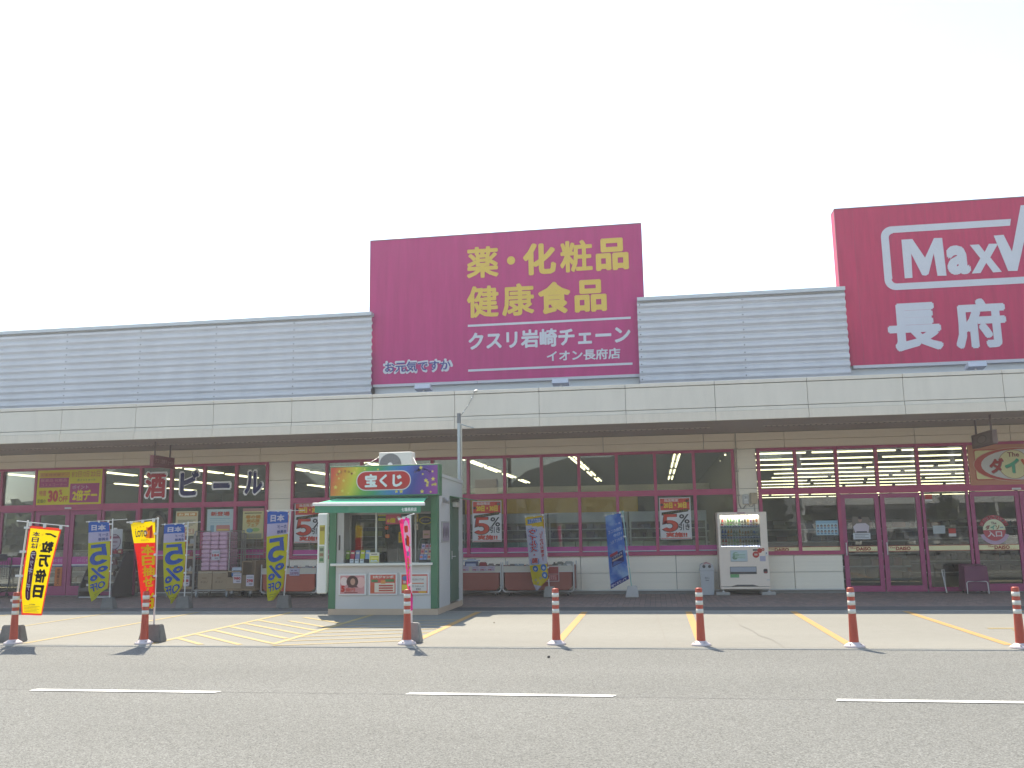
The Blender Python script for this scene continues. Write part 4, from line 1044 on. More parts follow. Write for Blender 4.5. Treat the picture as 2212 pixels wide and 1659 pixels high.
flatsign('counter_sign', -5.45, -5.25, ZC, 1.17, 16.99, '#c8c4b8', 'white and yellow square sign standing on the booth counter', lambda b, f: (b.rect(f, .05, .04, .95, .66, ink('#c4bb3a')), b.poly(f, [(.1, .1), (.9, .1), (.7, .3), (.4, .22), (.2, .32)], ink('#bcc6ca'), .004), b.rect(f, .2, .76, .8, .88, ink('#8a8480')), b.rect(f, .15, .4, .85, .5, ink('#e0d890'), .004)))
b = MB(); b.raw([(-6.075, 17.0, ZC), (-5.94, 17.0, ZC), (-6.075, 17.0, ZC+.11), (-6.075, 17.12, ZC), (-5.94, 17.12, ZC), (-6.075, 17.12, ZC+.11)], [(0, 1, 2), (3, 5, 4), (0, 3, 4, 1), (1, 4, 5, 2), (2, 5, 3, 0)], ink('#d08422'))
b.box(-6.03, 17.03, ZC+.05, -6.0, 17.06, ZC+.18, ink('#c8a070')); tag(b.build('wedge_stand'), 'orange wedge shaped stand at the left end of the booth counter', 'stand')
t = thing('brochure_rack', (-4.34, 17.05, ZC), 'black sloping rack packed with pink brochures at the right end of the counter', 'brochure rack')
b = MB(); b.raw([(-4.47, 16.97, ZC), (-4.235, 16.97, ZC), (-4.235, 17.2, ZC), (-4.47, 17.2, ZC), (-4.45, 17.12, ZC+.34), (-4.235, 17.12, ZC+.34), (-4.235, 17.2, ZC+.34), (-4.45, 17.2, ZC+.34)], [(0, 3, 2, 1), (4, 5, 6, 7), (0, 1, 5, 4), (1, 2, 6, 5), (2, 3, 7, 6), (3, 0, 4, 7)], M_dark); b.build('rack', t)
rs = random.Random(11)
for r in range(3):
    for c in range(3):
        z = ZC+.05+.10*r; y = 16.975+.15*(.05+.10*r)/.34; x = -4.458+.008*r+.075*c
        k = MB(); k.raw([(x, y-.008, z), (x+.066, y-.008, z), (x+.066, y+.02, z+.095), (x, y+.02, z+.095)], [(0, 1, 2, 3)], ink(rs.choice(('#b8a4bc', '#c08a8a', '#a88a98', '#7a8fc0', '#c4b0a4'))))
        k.raw([(x+.01, y-.004, z+.03), (x+.056, y-.004, z+.03), (x+.056, y+.008, z+.07), (x+.01, y+.008, z+.07)], [(0, 1, 2, 3)], ink(rs.choice(('#a84a5a', '#5a6a9a', '#c86a50')))); k.build('brochure', t)
t = thing('ticket_terminal', (-4.56, 17.5, ZC), 'grey ticket terminal with a tilted screen behind the booth window', 'terminal')
b = MB(); b.bbox(-4.66, 17.40, ZC, -4.42, 17.62, 1.22, mat('terminal_grey', (.16, .17, .19), .5), .02); b.build('base', t)
b = MB(); b.raw([(-4.60, 17.38, 1.20), (-4.40, 17.42, 1.22), (-4.36, 17.46, 1.42), (-4.56, 17.42, 1.42), (-4.60, 17.42, 1.20), (-4.40, 17.46, 1.22), (-4.36, 17.50, 1.42), (-4.56, 17.46, 1.42)], [(0, 1, 2, 3), (7, 6, 5, 4), (0, 4, 5, 1), (1, 5, 6, 2), (2, 6, 7, 3), (3, 7, 4, 0)], ink('#a8aaa8')); b.build('screen_frame', t)
b = MB(); b.raw([(-4.575, 17.379, 1.225), (-4.425, 17.409, 1.24), (-4.395, 17.443, 1.40), (-4.545, 17.413, 1.395)], [(0, 1, 2, 3)], ink('#2a3030', .1)); b.build('screen', t)
t = thing('desk_fan', (-5.07, 17.6, ZC), 'small round desk fan seen through the booth window', 'fan')
b = MB(); fn = lambda u, v, h=0: (-5.06+u, 17.55-h, 1.29+v)
for k in range(5):
    r0 = .02+.018*k if k < 4 else .084
    for i in range(20):
        p = 2*math.pi*i/20; q = 2*math.pi*(i+1)/20
        b.face([fn(r0*math.cos(p), r0*math.sin(p)), fn((r0+.006)*math.cos(p), (r0+.006)*math.sin(p)), fn((r0+.006)*math.cos(q), (r0+.006)*math.sin(q)), fn(r0*math.cos(q), r0*math.sin(q))], ink('#8f8f92'))
b.build('cage', t)
b = MB(); b.tube([(-5.06, 17.6, ZC), (-5.06, 17.6, 1.25)], .012, M_frm, 6); b.lathe([(.07, ZC), (.06, ZC+.02), (0, ZC+.025)], -5.06, 17.6, M_frm, 12); b.build('stand', t)
t = thing('ticket_display', (-5.66, 17.9, 1.1), 'grey ticket display case with shelves behind the left booth pane', 'display case')
b = MB(); b.box(-5.93, 17.9, .99, -5.40, 17.95, 1.92, ink('#6f6c5c')); b.build('back_panel', t)
for z in (1.12, 1.27, 1.46, 1.64, 1.8):
    k = MB(); k.box(-5.92, 17.72, z, -5.41, 17.9, z+.012, ink('#a9a9a4')); k.build('shelf', t)
for z, c in ((1.135, '#7a7d4e'), (1.475, '#8a8a50'), (1.655, '#8f8a72'), (1.285, '#8a8880')):
    k = MB(); k.box(-5.9, 17.80, z, -5.44, 17.81, z+.10, ink(c)); k.build('ticket_row', t)
# notices stuck to the inside of the booth glass
yk = KY0+.352
flatsign('window_notice', -5.205, -4.905, 1.70, 1.905, yk, '#b84a5c', 'pink notice with yellow lettering hung in the booth window', lambda b, f: (b.rect(f, .03, .05, .97, .95, ink('#c05a6c'), .0015), b.text('6億', f, .08, .14, .66, .60, ink('#d8b83a'), .004, bold=.05), b.ell(f, .84, .62, .10, .14, ink('#c8a8a8'), .003)), 'notice')
for i, x in enumerate((-4.945, -4.86)):
    flatsign('window_notice', x, x+.075, 1.345, 1.55, yk, '#c0962e', ('left', 'right')[i]+' one of two narrow mustard notices beside the desk fan', lambda b, f: b.vtext('当店', f, .25, .12, .75, .9, ink('#7a4a1a'), .003, .03), 'notice')
b = MB(); f = wallmap(-4.535, 1.69, -4.275, 1.835, yk); b.ell(f, .5, .5, .5, .5, ink('#b0a030'), .0); b.ell(f, .5, .5, .42, .40, ink('#4c4c58'), .003); b.text('ロト ナンバー', f, .2, .38, .8, .62, ink('#b8b0a8'), .005); tag(b.build('oval_notice'), 'yellow edged oval notice high in the right booth pane', 'notice')
for i, (x, z, c, lab) in enumerate(((-5.36, 1.86, '#b8ac34', 'thin yellow strip notice at the top of the middle booth pane'), (-5.36, 1.77, '#a3a83a', 'yellow green strip notice under the thin yellow one'), (-5.22, 1.60, '#c0502e', 'upper small orange red tag in the booth window'), (-5.21, 1.44, '#b8602e', 'lower small orange tag in the booth window'), (-4.63, 1.74, '#b5a86a', 'tall cream slip beside the oval notice'), (-4.63, 1.58, '#b9a89a', 'pale pink slip under the tall cream slip'), (-4.46, 1.42, '#b08a88', 'crumpled pink sheet in the right booth pane'))):
    w_, h_ = ((.15, .03), (.15, .05), (.065, .065), (.08, .065), (.075, .15), (.075, .12), (.14, .15))[i]
    flatsign('window_notice', x, x+w_, z, z+h_, yk, c, lab, lambda b, f: b.rect(f, .15, .4, .8, .6, ink('#8a7a58'), .002), 'notice')

# steel post behind the booth with a coiled cable up to the canopy
t = thing('utility_pole', (-4.23, 19.55, 0), 'slim grey steel pole behind the booth with a cable to the canopy', 'pole')
M_pole = mat('galvanised_steel', (.38, .42, .43), .45, metal=.35, var=.08, vscale=8, stretch=(1, 1, .3))
b = MB(); b.box(-4.265, 19.52, 0, -4.205, 19.58, 3.93, M_pole); b.box(-4.195, 19.53, 0, -4.168, 19.57, 3.88, mat('trunking_beige', (.45, .43, .37), .6)); b.build('post', t)
b = MB(); b.box(-4.270, 19.51, 3.92, -4.200, 19.59, 4.14, mat('post_cap_dark', (.16, .17, .18), .5)); b.build('cap_bracket', t)
b = MB(); b.tube([(-4.19, 19.55, 3.90), (-4.06, 19.6, 3.85), (-3.945, 19.75, 3.83)], .012, M_pole, 6); b.build('side_arm', t)
pts = []
for i in range(61):
    q = i/60; s_ = math.sin(math.pi*q)*.04
    pts.append((-4.19+.235*q+s_*.3+.008*math.cos(i*1.4), 19.55+.43*q+.008*math.sin(i*1.4), 4.10+.60*q-s_))
b = MB(); b.tube(pts, .011, mat('cable_grey', (.30, .29, .27), .5), 5); b.tube([(-3.955, 19.98, 4.70), (-3.90, 19.98, 4.712)], .02, M_alu, 6); b.build('coiled_cable', t)
for i in (9, 26, 44):
    k = MB(); k.tube([pts[i], pts[i+3]], .015, M_wt, 5); k.build('cable_tie', t)
# ------------------------------------------------------------------ orange lane posts
M_po = mat('post_orange', (.42, .052, .025), .45, var=.08, vscale=9)
M_pw = mat('post_reflector', (.62, .60, .54), .4, var=.10, vscale=20)
M_pb = mat('post_base_pale', (.58, .50, .50), .55, var=.08, vscale=15)
def lane_post(x, y, label):
    t = thing('lane_post', (x, y, .012), label, 'bollard', 'orange lane posts along the road edge')
    z = .012
    b = MB(); b.lathe([(.125, z), (.13, z+.012), (.115, z+.028), (.075, z+.05), (.06, z+.062)], x, y, M_pb, 24); b.disc(x, y, z+.06, .06, M_pb)
    b.build('base', t)
    for k in range(4):
        a = math.radians(45+90*k); q = MB(); q.disc(x+.098*math.cos(a), y+.098*math.sin(a), z+.043, .014, M_dark, 8); q.build('bolt', t)
    b = MB(); pr = [(.056, z+.055), (.052, z+.20), (.047, .40)]
    zs = [.40, .455, .505, .56, .61, .665, .715]
    b.lathe([(.058, z+.055), (.053, z+.2), (.047, .415), (.045, .73), (.042, .742), (.028, .748), (0, .749)], x, y, M_po, 24); b.build('tube', t)
    for za in (.425, .53, .635):
        k = MB(); k.lathe([(.0462, za), (.0478, za), (.0474, za+.055), (.0458, za+.055)], x, y, M_pw, 24); k.build('reflector_band', t)
    return t
LP = [(-9.33, 12.33, 'orange lane post before the yellow lucky day banner'), (-7.30, 12.38, 'orange lane post before the red and yellow lottery banner'), (-3.44, 12.45, 'orange lane post before the pink banner'),
      (-1.385, 12.5, 'orange lane post standing clear below the white virus banner'), (.523, 12.46, 'orange lane post in front of the trash bin'), (2.42, 12.36, 'orange lane post before the glass single doors'),
      (4.37, 12.32, 'orange lane post cut by the right picture edge')]
p0 = lane_post(*LP[0])
for i, (x, y, lab) in enumerate(LP[1:]):
    d = dup(p0, (x, y, .012), lab, rotz=.4*i)

# ------------------------------------------------------------------ banners on poles
M_ppl = mat('banner_pole_white', (.62, .62, .60), .4); M_ppg = mat('banner_pole_green', (.25, .47, .42), .4)
M_wgt = mat('concrete_weight', (.27, .26, .24), .9, var=.22, vscale=7, bump=.4, bscale=30)
M_wgd = mat('concrete_weight_dark', (.16, .155, .145), .9, var=.25, vscale=7, bump=.4, bscale=30)
M_wgw = mat('concrete_weight_pale', (.42, .41, .40), .85, var=.08, vscale=7)
def pl(pts, q):
    """interpolate a polyline [(t, x, z)] at t = q"""
    for a, c in zip(pts, pts[1:]):
        if q <= c[0]:
            k = (q-a[0])/(c[0]-a[0]) if c[0] > a[0] else 0
            return a[1]+(c[1]-a[1])*k, a[2]+(c[2]-a[2])*k
    return pts[-1][1], pts[-1][2]
class Banner:
    curved = 1
    def __init__(s, y, L, R, amp=.03, ph=0., waves=1.2, bow=0.):
        s.y, s.L, s.R, s.amp, s.ph, s.w, s.bow = y, L, R, amp, ph, waves, bow
    def __call__(s, u, v, h=0):
        a = pl(s.L, v); c = pl(s.R, v)
        fr = 1-.55*v
        dy = s.amp*fr*math.sin(s.w*2*math.pi*u+s.ph+3*v) + s.bow*math.sin(math.pi*u)*(1-v)
        return (a[0]+(c[0]-a[0])*u, s.y+dy-h, a[1]+(c[1]-a[1])*u)
def banner(name, label, bn, cells, prints, pole, bar, ties_top, ties_side, weight, vb=(), ub=(), group=None, polem=None, wm=None, pole_r=.013, side_u=1.0):
    wx0, wx1, wz1, wt0, wt1, wy = weight
    t = thing(name, ((wx0+wx1)/2, wy, .012 if wy < 17.6 else 0), label, 'banner', group)
    z0 = .012 if wy < 17.6 else -.004
    d = .19; hd = d*.62*.5
    k = MB(); X = (wx0, wx1); T = (wt0, wt1)
    vs = [(wx0, wy-d/2, z0), (wx1, wy-d/2, z0), (wx1, wy+d/2, z0), (wx0, wy+d/2, z0), (wt0, wy-hd, wz1), (wt1, wy-hd, wz1), (wt1, wy+hd, wz1), (wt0, wy+hd, wz1)]
    bm = bmesh.new(); vv = [bm.verts.new(v) for v in vs]
    for f in [(0, 3, 2, 1), (4, 5, 6, 7), (0, 1, 5, 4), (1, 2, 6, 5), (2, 3, 7, 6), (3, 0, 4, 7)]: bm.faces.new([vv[i] for i in f])
    bmesh.ops.bevel(bm, geom=bm.edges[:], offset=.014, segments=2, affect='EDGES'); bm.verts.index_update()
    k.raw([v.co[:] for v in bm.verts], [tuple(v.index for v in f.verts) for f in bm.faces], wm or M_wgt); bm.free()
    k.build('concrete_base', t)
    k = MB(); k.tube([pole[0], pole[1]], pole_r, polem or M_ppl, 8); k.build('pole', t)
    k = MB(); k.tube([bar[0], bar[1]], .007, polem or M_ppl, 6)
    for e in bar: k.tube([(e[0]-.012, e[1], e[2]), (e[0]+.012, e[1], e[2])], .012, M_ppl, 6)
    k.build('crossbar', t)
    vl = sorted(set([i/36 for i in range(37)] + list(vb))); ul = sorted(set([i/12 for i in range(13)] + list(ub)))
    k = MB(); idx = {}
    for i, u in enumerate(ul):
        for j, v in enumerate(vl): idx[i, j] = len(k.v); k.v.append(bn(u, v))
    for i in range(len(ul)-1):
        for j in range(len(vl)-1):
            k.f.append((idx[i, j], idx[i+1, j], idx[i+1, j+1], idx[i, j+1])); k.sm.append(True)
            k.m.append(cells((ul[i]+ul[i+1])/2, (vl[j]+vl[j+1])/2))
    cl = k.build('banner_cloth', t)
    k = MB(); prints(k, bn); k.build('lettering', cl)
    for u in ties_top:
        p = Vector(bn(u, 1.0)); q = MB(); f_ = (p.x-bar[0][0])/(bar[1][0]-bar[0][0]+1e-9); bz = bar[0][2]+(bar[1][2]-bar[0][2])*f_
        q.box(p.x-.018, p.y-.012, p.z-.012, p.x+.018, p.y+.012, max(p.z+.02, bz+.01), M_ppl); q.build('loop', cl)
    for v in ties_side:
        p = Vector(bn(side_u, v)); f_ = (p.z-pole[0][2])/(pole[1][2]-pole[0][2]); px = pole[0][0]+(pole[1][0]-pole[0][0])*f_
        q = MB(); q.box(min(p.x, px)-.012, p.y-.012, p.z-.016, max(p.x, px)+.012, p.y+.02, p.z+.016, M_ppl); q.build('loop', cl)
    return t
# yellow lucky-day banner
YB = 12.40
bA = Banner(YB, [(0, -9.284, .413), (.25, -9.335, .74), (.5, -9.311, 1.09), (.76, -9.279, 1.438), (1, -9.252, 1.718)], [(0, -8.939, .408), (.25, -8.905, .71), (.5, -8.856, 1.07), (.76, -8.788, 1.40), (1, -8.724, 1.660)], .018, .5, .8)
def cA(u, v): return cloth('#e03a2c') if (u < .055 or u > .955 or v > .965 or v < .022) else cloth('#f2d614')
def pA(b, f):
    P = cloth('#4a1f58'); K = cloth('#1c1a18')
    b.vtext('本日は', f, .17, .715, .40, .935, P, .006, .028, True, .16)
    b.rrect(f, .20, .165, .42, .70, .11, .04, P, .006)
    b.vtext('ラッキーデー', f, .23, .185, .39, .685, cloth('#d8cfe0'), .010, .03, True, .12)
    b.poly(f, [(.54, .908), (.58, .922), (.70, .925), (.92, .892), (.88, .872), (.72, .902), (.62, .898)], K, .006)
    b.vtext('粒万倍日', f, .52, .19, .90, .83, K, .006, .06, True, .14)
    for k, v in enumerate((.90, .76, .60, .44, .27)): b.text('いちりゅう'[k], f, .46, v-.012, .50, v+.012, cloth('#d86a2a'), .006, .02, True)
    for k in range(5): b.rect(f, .12, .10-.016*k, .86-.1*(k % 2), .105-.016*k, cloth('#a89a30'), .006)
    b.text('当選日のみ', f, .36, .115, .66, .13, cloth('#6a5a20'), .006, .01, True)
banner('banner', 'yellow banner with red border and black brush lettering, leaning right at the far left', bA, cA, pA, ((-9.525, YB+.15, .2), (-9.304, YB+.03, 1.79)), ((-9.466, YB+.02, 1.785), (-8.636, YB+.02, 1.694)), (.03, .48, .97), (.16, .42, .68, .97),
       (-9.70, -9.325, .255, -9.665, -9.37, YB+.165), vb=(.022, .965), ub=(.055, .955), wm=M_wgd, side_u=0)
# red and yellow lottery banner
YB = 12.45
bB = Banner(YB, [(0, -7.416, .486), (.2, -7.451, .739), (.57, -7.52, 1.212), (.745, -7.574, 1.432), (1, -7.64, 1.727)], [(0, -7.20, .523), (.3, -7.215, .9), (.745, -7.25, 1.437), (1, -7.263, 1.748)], .03, 1.5, .7)
def cB(u, v): return cloth('#f4d20e') if v > .745 else cloth('#d8231c')
def pB(b, f):
    N = cloth('#23205a'); R = cloth('#c8281c'); Y = cloth('#f4d20e'); O = cloth('#ee8a1a')
    b.poly(f, [(.58, .80), (.96, .80), (.86, .935), (.62, .93)], O, .004)
    b.text('LOTO', f, .17, .818, .64, .90, N, .008, .03); b.ell(f, .60, .865, .06, .022, cloth('#e8e4f0'), .006)
    b.poly(f, [(.68, .915), (.86, .955), (.90, .95), (.84, .80), (.74, .795), (.78, .90), (.70, .885)], R, .009)
    b.text('ロトセブン', f, .40, .765, .72, .79, cloth('#7a6a10'), .008, .015)
    for k, ch in enumerate('数字選択式'):
        a = math.radians(150-100*k/4); b.text(ch, f, .45+.30*math.cos(a)-.02, .885+.06*math.sin(a)-.008, .45+.30*math.cos(a)+.02, .885+.06*math.sin(a)+.008, cloth('#c86a1a'), .008, .02)
    b.vtext('本日抽せん日', f, .34, -.02, .97, .725, Y, .008, .045, False, .05)
banner('banner', 'red and yellow lottery banner curling inwards beside a white pole', bB, cB, pB, ((-7.28, YB+.14, .2), (-7.234, YB+.03, 1.80)), ((-7.708, YB+.02, 1.736), (-7.227, YB+.02, 1.782)), (.03, .48, .93), (.12, .35, .6, .85), (-7.48, -7.115, .262, -7.44, -7.16, YB+.15), vb=(.745,), wm=M_wgd)
# pink banner, twisted edge-on
YB = 12.55
bC = Banner(YB, [(0, -3.436, .44), (.20, -3.425, .69), (.26, -3.478, .75), (.43, -3.494, .986), (.72, -3.538, 1.352), (1, -3.589, 1.713)], [(0, -3.378, .47), (.20, -3.375, .67), (.26, -3.418, .75), (.43, -3.424, .986), (.72, -3.431, 1.352), (1, -3.448, 1.738)], .05, .3, .6)
def cC(u, v):
    if v < .18: return cloth('#d83a98')
    return cloth('#e8389a') if u > .45 else cloth('#ee2f78')
def pC(b, f):
    b.ell(f, .68, .81, .32, .165, cloth('#e0d8e0'), .006); b.rrect(f, .5, .85, .86, .92, .08, .02, cloth('#d8482e'), .009)
    b.poly(f, [(.55, .72), (.95, .70), (.95, .80), (.7, .83)], cloth('#d0501e'), .009); b.rect(f, .52, .72, .66, .79, cloth('#4a4470'), .010); b.rect(f, .62, .60, .95, .65, cloth('#8a84a0'), .009)
    b.vtext('ハロウィンジャンボ', f, .52, .16, .95, .585, cloth('#2a2430'), .006, .09, False, .02); b.vtext('ハロウィンジャンボ', f, .54, .16, .93, .585, cloth('#eebd18'), .009, .05, False, .04)
banner('banner', 'narrow pink banner twisted edge on in front of the booth', bC, cC, pC, ((-3.43, YB+.10, .2), (-3.436, YB+.03, 1.782)), ((-3.598, YB+.02, 1.712), (-3.385, YB+.02, 1.785)), (.04, .5, .95), (.3, .5, .72), (-3.56, -3.285, .28, -3.535, -3.33, YB+.12), wm=M_wgt)
# three blue and yellow 5% banners on the walkway edge
def cD(u, v):
    if u > .975: return cloth('#c4502e')
    return cloth('#2a62b8') if v > .865 else (cloth('#b8b4d2') if v > .73 else cloth('#c6c41e'))
def pD(b, f):
    Bl = cloth('#1f57b4'); W = cloth('#d0d0de')
    b.text('本日', f, .17, .885, .80, .965, W, .006, .05, True)
    b.text('カード', f, .50, .80, .92, .845, cloth('#4a5a9a'), .006, .03, True); b.text('会員様', f, .50, .745, .92, .785, cloth('#4a5a9a'), .006, .03, True)
    five(b, f, .07, .425, .93, .70, Bl, .006, True); b.text('%', f, .08, .215, .93, .40, Bl, .006, .022, True); b.text('OFF', f, .08, .085, .88, .185, Bl, .006, .03, True)
    b.rect(f, .2, .05, .8, .056, cloth('#8a8a30'), .006); b.rect(f, .2, .03, .7, .036, cloth('#8a8a30'), .006)
YB = 18.6
bn = [Banner(YB, [(0, -12.264, .148), (.12, -12.36, .40), (.45, -12.41, .93), (1, -12.432, 1.877)], [(0, -11.95, .40), (.06, -11.87, .44), (.5, -11.87, 1.1), (1, -11.928, 1.869)], .04, .4, .9),
      Banner(YB, [(0, -10.378, .10), (.16, -10.575, .40), (.6, -10.61, 1.205), (1, -10.612, 1.789)], [(0, -10.36, .12), (.14, -10.15, .47), (.5, -10.10, 1.1), (1, -10.131, 1.795)], .05, 2.0, .8),
      Banner(YB, [(0, -8.20, .15), (.06, -8.225, .28), (.5, -8.252, 1.04), (1, -8.24, 2.033)], [(0, -8.05, .17), (.10, -7.84, .44), (.5, -7.79, 1.15), (1, -7.769, 2.024)], .04, 1.0, .8)]
LD = ('blue and yellow 5% off banner seen from behind, left of the lottery banner', 'blue and yellow 5% off banner seen from behind, beside the pink packs', 'blue and yellow 5% off banner seen from behind, nearest the booth')
PD = (((-11.846, YB+.03, .2), (-11.873, YB+.03, 1.94), (-12.497, 1.879), (-11.539, 1.922), (-12.021, -11.696, .239, -11.992, -11.759)),
      ((-10.095, YB+.03, .2), (-10.083, YB+.03, 1.845), (-10.68, 1.79), (-9.799, 1.833), (-10.266, -9.931, .255, -10.248, -9.979)),
      ((-7.839, YB+.03, .2), (-7.731, YB+.03, 2.07), (-8.261, 2.047), (-7.432, 2.040), (-7.985, -7.682, .265, -7.957, -7.721)))
for q, lab, pd in zip(bn, LD, PD):
    banner('banner', lab, q, cD, pD, (pd[0], pd[1]), ((pd[2][0], YB+.02, pd[2][1]), (pd[3][0], YB+.02, pd[3][1])), (.03, .5, .93), (.3, .52, .74, .97), (pd[4][0], pd[4][1], pd[4][2], pd[4][3], pd[4][4], YB+.05), vb=(.73, .865), ub=(.975,), group='blue and yellow discount banners on the walkway edge', wm=M_wgd)
# white virus-care banner
YB = 21.6
bE = Banner(YB, [(0, -2.841, .136), (.08, -2.93, .34), (.38, -2.998, .736), (1, -3.081, 1.866)], [(0, -2.80, .16), (.17, -2.535, .43), (.38, -2.56, .78), (1, -2.637, 1.898)], .04, .8, .8)
def cE(u, v):
    if u > .96: return cloth('#a83a34')
    if v > .87-.06*u+.03: return cloth('#d8b81e')
    return cloth('#c8c8d8') if v > .375 or v < .06 else cloth('#d8c81e')
def pE(b, f):
    B_ = cloth('#3f78bc'); R = cloth('#c83a38')
    b.poly(f, [(.10, .905), (.90, .925), (.86, .952), (.90, .98), (.10, .965), (.14, .935)], B_, .005); b.text('家族全員で', f, .2, .945, .8, .965, cloth('#d0d4e0'), .008, .02, True); b.text('新型ウイルス', f, .18, .915, .82, .942, cloth('#d0d4e0'), .008, .03, True)
    b.vtext('ウイルス・菌', f, .08, .385, .58, .85, B_, .006, .16, True, .0); b.vtext('ウイルス・菌', f, .12, .39, .54, .845, cloth('#d8d4e0'), .010, .10, True, .05); b.vtext('ウイルス・菌', f, .15, .395, .51, .84, R, .013, .05, True, .1)
    b.vtext('しっかり対策を！', f, .68, .42, .86, .80, R, .006, .03, True, .1)
    for u, v in ((.30, .315), (.76, .325), (.78, .215)):
        b.ell(f, u, v, .155, .05, B_, .006); b.ell(f, u, v-.005, .07, .022, cloth('#c0d0dc'), .009)
    for u, v in ((.25, .13), (.55, .17), (.5, .09)): b.ell(f, u, v, .08, .022, cloth('#c4b894'), .006)
banner('banner', 'white and yellow virus care banner seen from behind before the orange wagons', bE, cE, pE, ((-2.537, YB+.03, .2), (-2.636, YB+.03, 1.93)), ((-3.097, YB+.02, 1.888), (-2.313, YB+.02, 1.95)), (.04, .5, .95), (.32, .5, .75, .96), (-2.675, -2.391, .243, -2.637, -2.419, YB+.05), vb=(.06, .375, .87), ub=(.96,), wm=M_wgt)
# blue hay-fever banner
YB = 21.5
bF = Banner(YB, [(0, -1.091, .182), (.5, -1.13, .95), (1, -1.17, 1.858)], [(0, -.66, .414), (.05, -.67, .46), (.5, -.73, 1.15), (1, -.804, 1.924)], .035, .2, .8)
m = cloth('#3f7cc8').copy(); m.name = 'cloth_sky_print'
t = m.node_tree; g = t.nodes.new('ShaderNodeNewGeometry'); nz = t.nodes.new('ShaderNodeTexNoise'); nz.inputs['Scale'].default_value = 2.6; nz.inputs['Detail'].default_value = 5
cr = t.nodes.new('ShaderNodeValToRGB'); cr.color_ramp.elements[0].position = .50; cr.color_ramp.elements[0].color = (*lin('#2f6cc0'), 1); cr.color_ramp.elements[1].position = .72; cr.color_ramp.elements[1].color = (*lin('#9cc4e4'), 1)
t.links.new(g.outputs['Position'], nz.inputs['Vector']); t.links.new(nz.outputs['Fac'], cr.inputs[0])
for nd in t.nodes:
    if nd.type in ('BSDF_DIFFUSE', 'BSDF_TRANSLUCENT'): t.links.new(cr.outputs[0], nd.inputs['Color'])
def cF(u, v): return cloth('#27348a') if v < .075 else m
def pF(b, f):
    W = cloth('#c8dcf0')
    b.text('あっ', f, .60, .845, .90, .875, W, .006, .0, True); b.text('花粉のこと', f, .12, .755, .92, .805, W, .006, .01, True); b.text('1日中', f, .42, .69, .90, .735, W, .006, .01, True); b.text('忘れてた!', f, .22, .615, .92, .66, W, .006, .01, True)
    b.rect(f, .18, .30, .85, .47, cloth('#23286a'), .006); b.rect(f, .10, .455, .55, .495, cloth('#b8384a'), .008); b.text('アレジオン', f, .22, .415, .80, .45, cloth('#d0d4e8'), .009, .04, True); b.rect(f, .22, .375, .80, .40, cloth('#c8b09a'), .008)
    b.poly(f, [(.2, .31), (.8, .31), (.3, .37)], cloth('#3f6cb8'), .008); b.text('アレジオン20', f, .04, .015, .88, .06, cloth('#d0d4e8'), .008, .04, True)
banner('banner', 'blue sky print hay fever banner seen from behind by the low cream wall', bF, cF, pF, ((-.611, YB+.03, .2), (-.76, YB+.03, 1.975)), ((-1.186, YB+.02, 1.872), (-.737, YB+.02, 1.962)), (.04, .5, .95), (.2, .42, .65, .95), (-.762, -.454, .253, -.705, -.487, YB+.05), vb=(.075,), polem=M_ppg, wm=M_wgw)
